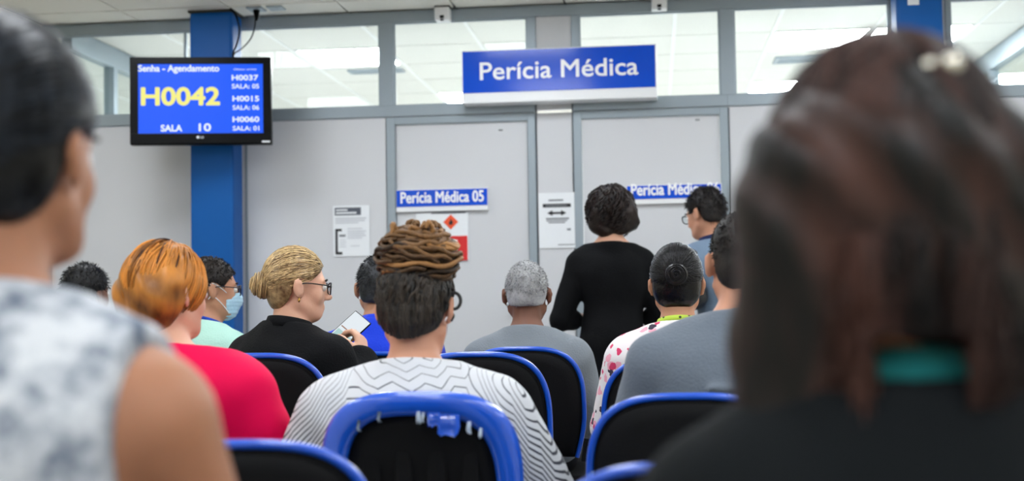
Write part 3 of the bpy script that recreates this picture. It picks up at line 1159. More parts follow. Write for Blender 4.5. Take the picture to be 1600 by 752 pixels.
def skeleton(H, stand=False, w=.17, lean=0.03, hx=0.0, back=0.0):
    J = {}
    hip = .535 * H if stand else .545
    J['hip'] = (0, back, hip)
    J['neck'] = (hx * .6, lean, H - .262)
    J['chest'] = (hx * .4, lean * .55 + back * .4 - .012, H - .43)
    J['waist'] = (hx * .2, lean * .2 + back * .7, hip + .42 * (H - .43 - hip))
    J['head'] = (hx, lean + .035, H - .118)
    for sd, n in ((-1, 'L'), (1, 'R')):
        J['sh' + n] = (hx * .4 + sd * w, lean - .012, H - .375)
        J['el' + n] = (hx * .3 + sd * (w + .055), lean + .05, H - .375 - .25)
        J['wr' + n] = (sd * .11, lean + .27, max(.66, H - .66))
        if stand:
            J['wr' + n] = (sd * (w + .07), lean + .10, H - .375 - .48)
            J['kn' + n] = (sd * .09, .02, .285 * H)
            J['an' + n] = (sd * .09, -.02, .075)
            J['to' + n] = (sd * .11, .13, .035)
        else:
            J['kn' + n] = (sd * .12, .42, .505)
            J['an' + n] = (sd * .12, .40, .09)
            J['to' + n] = (sd * .13, .55, .04)
        J['hd' + n] = None
    return J


def torso(f, J, g, b=1.0, bust=False, sh=.052):
    hip, waist, chest, neck = (np.array(J[q]) for q in ('hip', 'waist', 'chest', 'neck'))
    f.el(hip + (0, -.005, .02), (.165 * b, .118 * b, .115), .04, g)
    f.rc(hip, waist, .115 * b, .105 * b, .06, g, (.80, 1.05, 1))
    f.rc(waist, chest, .108 * b, .118 * b, .06, g, (.78, 1.10, 1))
    f.el(chest, (.150 * b, .106 * b, .150), .05, g)
    L, Rr = np.array(J['shL']), np.array(J['shR'])
    f.rc(L * .85 + Rr * .15, Rr * .85 + L * .15, sh * 1.1, sh * 1.1, .06, g, (1, .9, 1))
    for S in (L, Rr):
        f.rc(neck + (0, -.012, -.018), S * .9 + neck * .1 + np.array((0, 0, .012)), .050, sh * .9, .05, g)
        # shoulder blade
        f.el(chest * .55 + S * .45 + np.array((0, -.055, -.04)), (.06, .035, .085), .05, g)
    if bust:
        for sd in (-1, 1):
            f.el(chest + (sd * .075, .085, -.02), (.062, .055, .06), .04, g)


def arm(f, J, n, g, t=1.0, r=1.0, flare=0.0):
    """t: 0..1 upper arm to elbow, 1..2 elbow to wrist"""
    sh, el_, wr = (np.array(J[q + n]) for q in ('sh', 'el', 'wr'))
    e = sh + (el_ - sh) * min(t, 1)
    f.rc(sh, e, .053 * r, (.053 - .013 * min(t, 1)) * r + flare, .035, g)
    if t > 1:
        w_ = el_ + (wr - el_) * (t - 1)
        f.rc(el_, w_, .041 * r, (.041 - .014 * (t - 1)) * r + flare, .02, g)


def legs(f, J, g, b=1.0, feet=True):
    for n, sd in (('L', -1), ('R', 1)):
        hp = np.array(J['hip']) + (sd * .088, 0, -.005)
        f.rc(hp, J['kn' + n], .083 * b, .056 * b, .04, g)
        f.rc(J['kn' + n], J['an' + n], .053 * b, .037, .02, g)
        if feet:
            f.rc(J['an' + n], J['to' + n], .036, .030, .02, g)
            f.rc(np.array(J['an' + n]) + (0, -.03, -.05), J['to' + n], .030, .028, .02, g)


def bounds(J, pad=.16):
    P = np.array([v for v in J.values() if v is not None])
    lo, hi = P.min(0) - pad, P.max(0) + pad
    lo[2] = max(lo[2], -0.02)
    return lo, hi


def tone_noise(V, seed=1, f=30, lo=.2, hi=.6):
    return lo + (hi - lo) * (0.5 + 0.5 * wob(V[:, 0], V[:, 1], V[:, 2], f, seed))


class Person:
    def __init__(p, label, X, Y, rz, H, skin_m, stand=False, w=.17, lean=.03, hx=0., b=1.0, bust=False, head=(0, 0, 0), h=.0085, joints=None, back=-.03, hands=None, hscale=1.0):
        p.t = thing('person', label, 'person', (X, Y, 0), math.radians(rz))
        p.J = skeleton(H, stand, w, lean, hx, back)
        p.b, p.bust = b, bust
        for k, v in (joints or {}).items():
            p.J[k] = v
        p.R = rotm(*head)
        p.hs = hscale
        p.C = np.array(p.J['head'])
        J = p.J
        lo, hi = bounds(J)
        hi[2] = max(hi[2], p.C[2] + .14)
        f = Field(lo, hi, h)
        torso(f, J, 0, b, bust)
        legs(f, J, 0, b)
        for n, sd in (('L', -1), ('R', 1)):
            arm(f, J, n, 0, 2.0, .9 + .1 * b)
            el_, wr = np.array(J['el' + n]), np.array(J['wr' + n])
            d = wr - el_
            hd = (hands or {}).get(n, {})
            hand_prims(f, wr, hd.get('d', d), hd.get('n', (-sd * .5, .1, -.85)), hd.get('side', -sd), hd.get('curl', .45))
        nb = p.C + p.R @ np.array((0, -.022, -.055))
        f.rc(np.array(J['neck']) + (0, -.008, -.03), nb, .056 * (.6 + .4 * b), .051 * (.7 + .3 * b), .03)
        head_prims(f, p.C, p.R, 0, True, hscale)
        V, Q = f.mesh(2)
        mesh_np('body', V, Q, skin_m, p.t)
        M4 = Matrix(p.R.tolist()).to_4x4()
        M4.translation = Vector(p.C)
        p.HM = M4
        for sd in (-1, 1):
            p.on_head(ball('eye', (sd * .031 * hscale, .079 * hscale, -.004), .0125 * hscale, eye_mat(), None, 12))
            brow = np.array([(sd * x, .0915 - .3 * abs(x - .03) ** 1.2 - (.35 * max(0, x - .03)), .017 + .006 * math.sin((x - .012) * 70)) for x in np.linspace(.012, .052, 8)]) * hscale
            p.on_head(tube('eyebrow', brow, .0028, mat('brow', (38, 26, 22), .8), None, 5))

    def on_head(p, o):
        o.parent = p.t
        o.matrix_basis = p.HM.copy()
        return o

    def to_head(p, P):
        """world point -> head coordinates"""
        a = p.t.rotation_euler.z
        d = np.array(P) - np.array(p.t.location)
        l = np.array((math.cos(a) * d[0] + math.sin(a) * d[1], -math.sin(a) * d[0] + math.cos(a) * d[1], d[2]))
        return p.R.T @ (l - p.C)

    def neckcut(p, f, z=.0, fwd=.25):
        """cut a garment at the neck with a plane dropping forward"""
        X, Y, Z = f.full()
        n0 = np.array(p.J['neck']) + (0, 0, .012 + z)
        return (Z - n0[2]) + fwd * (Y - n0[1]) + 0 * X

    def top(p, m, name='shirt', sleeve=.6, g=.014, hem=.5, z=.0, fwd=.25, wr_amp=.004, h=.0085, seed=1, r=1.05, flare=.004, extra=None, neck=True, low=None, b=None, wf=24, cutfn=None):
        J = p.J
        lo, hi = bounds({k: v for k, v in J.items() if k[:2] not in ('kn', 'an', 'to') and k != 'head'}, .19)
        lo[2] = hem - .05
        f = Field(lo, hi, h)
        torso(f, J, g, b or p.b, p.bust)
        if neck:
            nb = p.C + p.R @ np.array((0, -.022, -.055))
            f.rc(np.array(J['neck']) + (0, -.008, -.03), nb, .055, .05, .03, .008)
        if sleeve > 0:
            for n in 'LR':
                arm(f, J, n, g + .004, sleeve, r, flare)
        if extra:
            extra(f)
        X, Y, Z = f.full()
        if wr_amp:
            f.F = (f.F + wr_amp * wob(X, Y, Z, wf, seed, 3)).astype(np.float32)
        f.cut(p.neckcut(f, z, fwd), .004)
        if low is None:
            f.cut(hem - Z + 0 * X + 0 * Y, .006)
        if cutfn:
            f.cut(cutfn(X, Y, Z), .005)
        V, Q = f.mesh(2)
        return mesh_np(name, V, Q, m, p.t)

    def pants(p, m, name='trousers', g=.012, h=.011):
        J = p.J
        lo, hi = bounds({k: v for k, v in J.items() if k[:2] in ('kn', 'an', 'hi')}, .24)
        f = Field(lo, hi, h)
        hip = np.array(J['hip'])
        f.el(hip + (0, -.005, .02), (.165 * p.b, .118 * p.b, .115), .04, g)
        f.rc(hip, np.array(J['waist']), .115 * p.b, .105 * p.b, .06, g, (.80, 1.05, 1))
        legs(f, J, g, p.b, False)
        X, Y, Z = f.full()
        f.cut(Z - (hip[2] + .09) + 0 * X + 0 * Y)
        f.cut(.11 - Z + 0 * X + 0 * Y)
        V, Q = f.mesh(2)
        mesh_np(name, V, Q, m, p.t)

    def shoes(p, m):
        for n in 'LR':
            a, t_ = np.array(p.J['an' + n]), np.array(p.J['to' + n])
            f = Field(np.minimum(a, t_) - .1, np.maximum(a, t_) + .1, .01)
            f.rc(a + (0, -.01, -.01), t_ + (0, .01, 0), .044, .040, .02)
            f.rc(a + (0, -.04, -.045), t_ + (0, .01, 0), .038, .038, .02)
            X, Y, Z = f.full()
            f.cut(.004 - Z + 0 * X + 0 * Y)
            f.cut(Z - .115 + 0 * X + 0 * Y)
            V, Q = f.mesh(2)
            mesh_np('shoe', V, Q, m, p.t)


def eye_mat():
    if 'eye' in MATS:
        return MATS['eye']
    m, N, L, P = new_mat('eye')
    tc = N.new('ShaderNodeTexCoord')
    sp = N.new('ShaderNodeSeparateXYZ')
    L.new(tc.outputs['Object'], sp.inputs[0])
    gt = N.new('ShaderNodeMath')
    gt.operation = 'GREATER_THAN'
    gt.inputs[1].default_value = .0895
    L.new(sp.outputs[1], gt.inputs[0])
    mx = N.new('ShaderNodeMix')
    mx.data_type = 'RGBA'
    mx.inputs[6].default_value = (.8, .78, .75, 1)
    mx.inputs[7].default_value = (.03, .015, .01, 1)
    L.new(gt.outputs[0], mx.inputs[0])
    L.new(mx.outputs[2], P.inputs['Base Color'])
    P.inputs['Roughness'].default_value = .15
    MATS['eye'] = m
    return m


# hairline height as a function of front-back position, in head units
HY = [-.11, -.06, -.035, -.022, .0, .03, .055, .085, .12]
HZ_WOMAN = [-.085, -.085, -.05, .02, .022, .012, .035, .068, .075]
HZ_MAN = [-.070, -.066, -.045, .018, .020, .0, .035, .066, .075]
HZ_LOW = [-.105, -.10, -.07, -.01, .012, .01, .035, .068, .075]


def hair_base(r=(.081, .102, .101), c=(0, -.014, .026), hz=HZ_WOMAN, extra=None, amp=.0025, fr=70, seed=1, h=.006, post=None, groove=None, lowext=.0, lo=(-.16, -.2, -.17), hi=(.16, .15, .22)):
    f = Field(lo, hi, h)
    f.el(c, r, .01)
    f.el((0, -.045 - lowext, -.035), (r[0] * .86, .052, .062), .03)
    X, Y, Z = f.full()
    zl = np.interp(Y, HY, hz).astype(np.float32)
    f.cut((zl - Z) * .8 + 0 * X, .008)
    if extra:
        extra(f)
    d = amp * wob(X, Y, Z, fr, seed, 3)
    if groove is not None:
        d = d + groove(X, Y, Z)
    f.F = (f.F + d).astype(np.float32)
    if post:
        post(f, X, Y, Z)
    return f.mesh(1)


def cap_dir(n, hz=HZ_WOMAN, r=(.081, .102, .101), c=(0, -.014, .026), seed=1, zmax=1.0):
    """random unit directions on the hair cap above the hairline"""
    g = np.random.default_rng(seed)
    out = []
    while len(out) < n:
        v = g.normal(size=3)
        v /= np.linalg.norm(v)
        P = np.array(c) + v * np.array(r)
        if P[2] > np.interp(P[1], HY, hz) + .003 and v[2] < zmax:
            out.append(v)
    return np.array(out)


def slerp_paths(D, E, M):
    """great circle paths from unit dirs D to E, M points"""
    om = np.arccos(np.clip((D * E).sum(1), -1, 1))[:, None, None]
    t = np.linspace(0, 1, M)[None, :, None]
    so = np.sin(om) + 1e-6
    return np.sin((1 - t) * om) / so * D[:, None] + np.sin(t * om) / so * E[:, None]


def strands(p, name, paths, rad, m, tone, sides=3):
    V, Q = tube_np(paths, rad, sides)
    M = paths.shape[1]
    o = mesh_np(name, V, Q, m, None, True, np.repeat(tone, M * sides))
    return p.on_head(o)


def cap_points(U, r, c, lift):
    return np.array(c) + U * np.array(r) * (1 + lift)


def hair_pull(p, m, bun, bun_r, n=700, hz=HZ_WOMAN, r=(.081, .102, .101), c=(0, -.014, .026), seed=3, bun_part=True, tone=(.1, .6), thick=.0017, bun_turn=None, front=None):
    """hair drawn back over the skull into a bun"""
    bun = np.array(bun, float)
    V, Q = hair_base(r, c, hz, seed=seed, amp=.0015)
    p.on_head(mesh_np('hair', V, Q, m, None, True, tone_noise(V, seed, 40, tone[0] - .1, tone[0] * .6 + tone[1] * .3)))
    D = cap_dir(n, hz, r, c, seed)
    e = (bun - np.array(c)) / np.array(r)
    e /= np.linalg.norm(e)
    g = np.random.default_rng(seed)
    E_ = e + g.normal(size=(n, 3)) * .10
    E_ /= np.linalg.norm(E_, axis=1, keepdims=True)
    U = slerp_paths(D, E_, 9)
    lift = .012 + .03 * g.random((n, 1, 1)) * np.sin(np.linspace(0, np.pi, 9))[None, :, None] + .01
    P = cap_points(U, r, c, lift)
    rad = thick * np.array([.5, .9, 1, 1, 1, 1, 1, 1, .9])
    strands(p, 'hair_strands', P, rad, m, tone[0] + (tone[1] - tone[0]) * g.random(n))
    if bun_part:
        f = Field(bun - bun_r * 1.5, bun + bun_r * 1.5, .005)
        f.el(bun, (bun_r * .86,) * 3, .01)
        X, Y, Z = f.full()
        f.F = (f.F + .002 * wob(X, Y, Z, 90, seed)).astype(np.float32)
        V, Q = f.mesh(1)
        o = p.on_head(mesh_np('hair_bun', V, Q, m, None, True, tone_noise(V, seed, 60, *tone)))
        # coils wound around the bun axis
        ax = e if bun_turn is None else np.array(bun_turn, float)
        ax = ax / np.linalg.norm(ax)
        a1 = np.cross(ax, (0, 0, 1))
        a1 /= np.linalg.norm(a1)
        a2 = np.cross(ax, a1)
        K = 90
        paths = []
        for k in range(K):
            lat = g.uniform(-.5, 1.35)
            st = g.uniform(0, 6.28)
            th = st + np.linspace(0, g.uniform(2.0, 4.5), 14)
            la = lat + np.linspace(0, g.uniform(-.15, .35), 14)
            rr_ = bun_r * g.uniform(.9, 1.06)
            paths.append(bun + rr_ * (np.cos(la)[:, None] * (np.cos(th)[:, None] * a1 + np.sin(th)[:, None] * a2) + np.sin(la)[:, None] * ax))
        strands(p, 'bun_strands', np.array(paths), thick * 1.6 * np.sin(np.linspace(.4, 2.74, 14)), m, tone[0] + (tone[1] - tone[0]) * g.random(K), 4)


def hair_crop(p, m, hz=HZ_MAN, r=(.078, .098, .097), c=(0, -.013, .024), n=1500, ln=.012, seed=5, tone=(.1, .6), curl=.5, thick=.0014):
    V, Q = hair_base(r, c, hz, amp=.0022, fr=110, seed=seed)
    p.on_head(mesh_np('hair', V, Q, m, None, True, tone_noise(V, seed, 90, *tone)))
    D = cap_dir(n, hz, r, c, seed)
    g = np.random.default_rng(seed)
    P0 = np.array(c) + D * np.array(r) * .99
    dirv = D + np.array((0, -.5, -.55)) * .7 + g.normal(size=(n, 3)) * curl
    dirv /= np.linalg.norm(dirv, axis=1, keepdims=True)
    t = np.linspace(0, 1, 4)[None, :, None]
    L_ = ln * (.6 + .8 * g.random((n, 1, 1)))
    bend = np.array((0, 0, -1)) * .25
    P = P0[:, None] + dirv[:, None] * t * L_ + bend * t * t * L_
    strands(p, 'hair_strands', P, thick * np.array([1, 1, .9, .3]), m, tone[0] + (tone[1] - tone[0]) * g.random(n))


def glasses(p, m, s=1.0):
    """frame around both lenses with temples to the ears"""
    t = None
    M_lens = MATS.get('lens') or MATS.setdefault('lens', M_glass)
    for sd in (-1, 1):
        th = np.linspace(0, 2 * np.pi, 24, endpoint=False)
        ring = np.stack([sd * .033 + .025 * np.sign(np.cos(th)) * abs(np.cos(th)) ** .7, np.full(24, .103) - .004 * np.abs(np.cos(th)), -.006 + .019 * np.sign(np.sin(th)) * abs(np.sin(th)) ** .7], 1) * s
        if t is None:
            t = p.on_head(tube('glasses', ring, .0024, m, None, 6, True))
        else:
            o = tube('rim', ring, .0024, m, t, 6, True)
        bm = bmesh.new()
        vs = [bm.verts.new(q) for q in ring]
        bm.faces.new(vs)
        bmesh.ops.solidify(bm, geom=bm.faces[:], thickness=.001)
        from_bm('lens', bm, M_glass, t)
        tube('temple', smooth_path(np.array([(sd * .058, .101, 0), (sd * .074, .07, .004), (sd * .083, .01, .006), (sd * .082, -.018, -.004)]) * s, 14), .0022, m, t, 6)
    tube('bridge', smooth_path(np.array([(-.009, .104, .0), (0, .108, .003), (.009, .104, .0)]) * s, 8), .0022, m, t, 6)
    return t


def mask(p, m, strap_only=False):
    M_strap = mat('mask_strap', (236, 238, 240), .7)
    t = None
    if not strap_only:
        f = Field((-.09, -.02, -.15), (.09, .15, .03), .005)
        f.el((0, .034, -.045), (.064, .070, .075), .01)
        f.el((0, .075, -.045), (.03, .042, .035), .03)
        f.el((0, .052, -.092), (.045, .044, .032), .02)
        X, Y, Z = f.full()
        f.cut(.028 - Y + .25 * np.abs(X) + 0 * Z, .006)
        f.cut((Z + .018) - .25 * (Y - .09) + .2 * np.abs(X) - .004, .006)
        f.F = (f.F + .0016 * np.sin(Z * 420)).astype(np.float32)
        V, Q = f.mesh(1)
        t = p.on_head(mesh_np('face_mask', V, Q, m))
    for sd in (-1, 1):
        for za, zb in ((-.03, .018), (-.098, -.03)):
            pts = [(sd * .050, .058, za), (sd * .068, .03, (za + zb) / 2), (sd * .081, -.012, zb), (sd * .079, -.028, zb - .014)]
            if t is None:
                t = p.on_head(tube('face_mask', smooth_path(pts, 12), .0018, M_strap, None, 6))
            else:
                tube('strap', smooth_path(pts, 12), .0018, M_strap, t, 6)
    return t


def place(px, py, Y):
    p = at(px, py, Y)
    return p[0], p[2]


def cloth(name, rgb, rough=.85, **k):
    k.setdefault('var', .10)
    k.setdefault('vscale', 9)
    k.setdefault('bump', .25)
    k.setdefault('bscale', 160)
    k.setdefault('sheen', .15 if sum(rgb) > 200 else 0.0)
    k.setdefault('spec', .25 if sum(rgb) > 200 else .12)
    return mat('cloth_' + name, rgb, rough, **k)


def collar(p, m, name='collar', r=.066, h=.035, flare=.012, z=-.012, tilt=.30, gap=0.0, th=.004, sxy=(1, 1)):
    """folded band standing round the neck"""
    c = np.array(p.J['neck']) + (0, -.004, z)
    n = 40
    th_ = np.linspace(np.pi / 2 + gap, np.pi / 2 + 2 * np.pi - gap, n)
    V = []
    prof = [(r + flare, 0), (r + flare * .3, h * .6), (r, h), (r - th, h), (r - th, 0)]
    for a in th_:
        for rr_, zz in prof:
            x, y = rr_ * math.cos(a) * sxy[0], rr_ * math.sin(a) * sxy[1]
            V.append((c[0] + x, c[1] + y, c[2] + zz - tilt * y))
    k = len(prof)
    Q = []
    for i in range(n - 1):
        for j in range(k):
            Q.append((i * k + j, (i + 1) * k + j, (i + 1) * k + (j + 1) % k, i * k + (j + 1) % k))
    return mesh_np(name, V, Q, m, p.t)


M_denim = cloth('denim', (44, 56, 84))
M_dark = cloth('dark_trousers', (30, 31, 36))
M_shoe = mat('shoe_black', (22, 22, 24), .4)
M_gold = mat('gold', (212, 170, 90), .25, metal=1.0)

# skin tones
SK_FG = skin((176, 122, 92), 'bare_arm')
SK_FAIR = skin((222, 172, 146), 'fair')
SK_TAN = skin((190, 138, 108), 'tan')
SK_BROWN = skin((122, 80, 62), 'brown')
SK_WARM = skin((206, 150, 122), 'warm')

# ---- woman with auburn-dark long hair, right foreground
X, H = place(1374, 82, 1.12)
p = Person('woman with long auburn-dark hair and dark jacket filling the right foreground', X, 1.09, 3, H, SK_WARM, w=.138, lean=.0, b=.96, bust=True, head=(4, 2, 0), h=.009,
           joints={'shL': (-.138, -.012, H - .415), 'shR': (.138, -.012, H - .415), 'neck': (0, 0, H - .275)})
p.top(cloth('charcoal_jacket', (13, 17, 20), .85, spec=.15), 'jacket', 2.0, g=.022, hem=.48, z=-.03, r=1.2, h=.009, seed=3, wr_amp=.006)
p.pants(M_dark)
p.shoes(M_shoe)
collar(p, cloth('teal_scarf', (24, 120, 124)), 'scarf', r=.075, h=.04, flare=.02, z=-.035)
m = hair_mat('hair_auburn', (5, 4, 4), (88, 56, 47), .45, (26, 26, 2.5), .25, .3)
rC, cC = (.100, .112, .112), (0, -.018, .016)


def long_extra(f):
    f.rc((-.075, -.055, .0), (-.095, -.050, -.20), .058, .050, .04)
    f.rc((.075, -.055, .0), (.072, -.062, -.135), .058, .052, .03)
    f.rc((0, -.08, .0), (.01, -.082, -.080), .062, .050, .04)
    f.rc((-.098, -.02, -.12), (-.102, -.02, -.26), .034, .016, .03)
    f.rc((.095, -.02, -.10), (.095, -.02, -.15), .034, .025, .03)


V, Q = hair_base(rC, cC, [-.3, -.3, -.3, -.3, -.3, -.02, .04, .07, .08], extra=long_extra, amp=.005, fr=34, seed=4, h=.007, lo=(-.2, -.22, -.33), hi=(.2, .15, .2),
                 groove=lambda X, Y, Z: .0035 * np.sin(70 * X + 9 * np.sin(9 * Z + 3 * X)) + 0 * Y)


def aub_tone(P):
    x = P[..., 0]
    t = .05 + .62 * np.exp(-((x + .062) / .030) ** 2) + .30 * np.exp(-((x - .045) / .022) ** 2)
    t = t + .22 * np.sin(85 * x + 6 * np.sin(14 * P[..., 2])) - .15 * (P[..., 2] < -.08)
    return np.clip(t, 0, 1)


p.on_head(mesh_np('hair', V, Q, m, None, True, aub_tone(V) * .8))
g = np.random.default_rng(11)
n = 1500
side = np.where(g.random(n) < .5, -1, 1)
st = np.stack([.02 + .012 * side, g.uniform(-.85, .55, n), np.ones(n) * .9], 1)
st /= np.linalg.norm(st, axis=1, keepdims=True)
az = g.uniform(-2.75, .2, n)
az = np.where(side > 0, az * .5 - .12, np.pi - (az * .5 - .12))
en = np.stack([np.cos(az), np.sin(az), g.uniform(-.5, -.1, n)], 1)
en /= np.linalg.norm(en, axis=1, keepdims=True)
U = slerp_paths(st, en, 9)
P1_ = cap_points(U, rC, cC, .015 + .03 * g.random((n, 1, 1)))
M2 = 8
tail = []
last = P1_[:, -1]
ph = g.uniform(0, 6.28, n)
ln_ = g.uniform(.10, .24, n)
for k in range(1, M2 + 1):
    u = k / M2
    q = last.copy()
    q[:, 2] -= np.minimum(ln_, np.where(q[:, 0] < -.05, .265, np.where(q[:, 0] > .022, .18, .125)) + q[:, 2]).clip(.02) * u
    q[:, 0] *= 1 - .05 * u
    q[:, 0] += .007 * np.sin(ph + 7 * u) * u
    q[:, 1] += .006 * np.cos(ph + 6 * u) * u - .015 * u
    tail.append(q)
P_ = np.concatenate([P1_, np.stack(tail, 1)], 1)
clump = (np.sin(5 * st[:, 1] * 3 + side) * .5 + .5)
strands(p, 'hair_strands', P_, .0021 * np.concatenate([np.ones(12), np.linspace(1, .3, 5)]), m, np.clip(aub_tone(P_[:, 8]) + .16 * g.normal(size=n), 0, 1))
M_clip = mat('clip_metal', (235, 230, 215), .12, metal=1.0)
hc = p.to_head(at(1470, 110, 1.03))
o = p.on_head(tube('hair_clip', smooth_path([hc + (-.032, .004, -.006), hc + (-.012, -.004, .002), hc + (.006, -.004, .002), hc + (.014, .002, 0)], 12), .0022, M_clip, None, 8))
ball('pearl', hc + (.006, -.009, .003), .0085, M_clip, o, 12)
ball('pearl', hc + (-.012, -.008, .002), .006, M_clip, o, 12)

# ---- woman in sleeveless patterned blouse, left foreground
X, H = place(-8, 47, 1.22)
p = Person('dark-haired woman with a bare arm in a mottled grey sleeveless blouse, left foreground', X, 1.20, -4, H, SK_FG, w=.188, lean=.01, b=1.12, bust=True, head=(-3, 2, 0), h=.008, joints={'neck': (0, .01, H - .288), 'shR': (.188, -.002, H - .398), 'shL': (-.188, -.002, H - .398)})
mm, N, L, Pn = new_mat('mottled_blouse')
tc = N.new('ShaderNodeTexCoord')
n1 = N.new('ShaderNodeTexNoise')
n1.inputs['Scale'].default_value = 23
n1.inputs['Detail'].default_value = 6
n1.inputs['Roughness'].default_value = .6
L.new(tc.outputs['Object'], n1.inputs['Vector'])
cr_ = N.new('ShaderNodeValToRGB')
cr_.color_ramp.elements[0].position = .36
cr_.color_ramp.elements[0].color = s2l((92, 104, 122))
cr_.color_ramp.elements[1].position = .60
cr_.color_ramp.elements[1].color = s2l((212, 216, 221))
e = cr_.color_ramp.elements.new(.48)
e.color = s2l((172, 179, 188))
L.new(n1.outputs[0], cr_.inputs[0])
L.new(cr_.outputs[0], Pn.inputs['Base Color'])
Pn.inputs['Roughness'].default_value = .85
bp = N.new('ShaderNodeBump')
bp.inputs['Strength'].default_value = .35
bp.inputs['Distance'].default_value = .006
L.new(n1.outputs[0], bp.inputs['Height'])
L.new(bp.outputs[0], Pn.inputs['Normal'])
p.top(mm, 'blouse', .25, g=.014, hem=.48, z=.012, fwd=.25, h=.008, seed=8, wr_amp=.005, r=1.1,
      cutfn=lambda X, Y, Z: np.abs(X) - .178 + 0 * Y + 0 * Z)
p.pants(M_denim)
p.shoes(M_shoe)
m = hair_mat('hair_blueblack', (4, 5, 7), (54, 64, 78), .34, (30, 30, 6), .35, .3)
hair_pull(p, m, (0, -.135, -.005), .05, 900, r=(.088, .108, .110), c=(0, -.016, .024), seed=4, tone=(.0, .42), hz=HZ_LOW)

# ---- woman in pink jacket with copper hair
X, H = place(234, 378, 3.0)
p = Person('woman with short copper hair and a hot pink jacket, seen from behind', X + .055, 3.0, -14, H, SK_FAIR, w=.20, lean=.02, hx=-.045, b=1.12, bust=True, head=(-16, 6, 0),
           joints={'elR': (.245, .08, .66)})
M_pink = cloth('hot_pink', (230, 0, 76), .7, var=.05, sheen=0.0, bump=.06, spec=.15)


def puff(f):
    for n in 'LR':
        f.el(np.array(p.J['sh' + n]) + (0, 0, .008), (.062, .06, .05), .03)


p.top(M_pink, 'jacket', 1.95, g=.024, hem=.48, z=-.012, r=1.22, seed=5, wr_amp=.011, extra=puff, wf=17)
collar(p, M_pink, 'collar', r=.076, h=.026, flare=.022, z=-.024, tilt=.2, gap=.5)
p.pants(M_dark)
p.shoes(M_shoe)
m = hair_mat('hair_copper', (48, 22, 14), (230, 150, 64), .38, (14, 14, 5), .3)
rO, cO = (.092, .106, .107), (0, -.020, .014)


def copper_extra(f):
    f.rc((-.05, -.07, -.02), (-.02, -.07, -.085), .05, .035, .04)
    f.rc((.045, -.07, -.02), (.02, -.07, -.085), .05, .035, .04)


def copper_tone(P):
    t = .62 + .22 * np.sin(60 * P[..., 0] + 8 * P[..., 2] * 10) + np.clip(P[..., 2] * 3.5, -.45, .25)
    t = t - .6 * np.exp(-((P[..., 0] - .01) / .012) ** 2) * (P[..., 2] > .05)
    return np.clip(t, 0, 1)


V, Q = hair_base(rO, cO, [-.10, -.10, -.075, -.03, -.005, .0, .035, .068, .075], extra=copper_extra, amp=.003, fr=40, seed=6,
                 groove=lambda X, Y, Z: .003 * np.sin(95 * X + 3 * np.sin(30 * Z)) + 0 * Y)
p.on_head(mesh_np('hair', V, Q, m, None, True, copper_tone(V) * .8))
g = np.random.default_rng(21)
n = 900
D = cap_dir(n, [-.10, -.10, -.075, -.03, .0, .0, .035, .068, .075], rO, cO, 21)
D2 = D.copy()
D2[:, 2] -= .75 + .3 * g.random(n)
D2[:, 1] -= .25
D2[:, 0] += .10 * g.normal(size=n)
D2 /= np.linalg.norm(D2, axis=1, keepdims=True)
P_ = cap_points(slerp_paths(D, D2, 8), rO, cO, .006 + .05 * g.random((n, 1, 1)) * np.sin(np.linspace(.2, 2.9, 8))[None, :, None])
P_[:, :, 2] = np.maximum(P_[:, :, 2], -.105)
strands(p, 'hair_strands', P_, .0021 * np.array([.6, 1, 1, 1, 1, 1, .8, .3]), m, np.clip(copper_tone(P_[:, 2]) + .22 * g.normal(size=n), 0, 1))

# ---- black-haired person far left
X, H = place(122, 415, 5.2)
p = Person('black-haired person half hidden beyond the shoulder of the patterned blouse', X, 5.2, -10, H, SK_BROWN, w=.17, head=(-12, 0, 0), h=.011)
p.top(cloth('dark_green', (40, 52, 50)), 'shirt', .7, h=.011, seed=9)
p.pants(M_dark, h=.013)
p.shoes(M_shoe)
hair_crop(p, hair_mat('hair_black', (8, 8, 10), (46, 46, 50), .45, (30, 30, 30), .3), hz=HZ_LOW, r=(.088, .105, .104), seed=15, tone=(0, .3), n=800, ln=.018)

# ---- man with mask and glasses in mint shirt
X, H = place(318, 404, 4.85)
p = Person('man in a mint shirt with glasses, a face mask and a blue lanyard', X, 4.83, -30, H, SK_TAN, w=.175, lean=.02, head=(-32, 2, 0), b=1.02)
M_mint = cloth('mint', (178, 222, 208), .8, var=.05)
p.top(M_mint, 'shirt', .75, g=.016, seed=12, z=.0, wr_amp=.008)
collar(p, M_mint, 'collar', r=.064, h=.018, flare=.006, z=-.004)
collar(p, cloth('lanyard_blue', (36, 70, 180)), 'lanyard', r=.068, h=.012, flare=.002, z=.008, tilt=.35)
p.pants(M_denim)
p.shoes(M_shoe)
hair_crop(p, hair_mat('hair_darkbrown', (12, 10, 9), (62, 50, 42), .5, (40, 40, 40), .3), seed=17, tone=(.0, .5), r=(.080, .099, .099))
glasses(p, mat('frame_dark', (24, 26, 40), .3))
mask(p, cloth('mask_blue', (178, 214, 232), .8, var=.03, bump=.05))

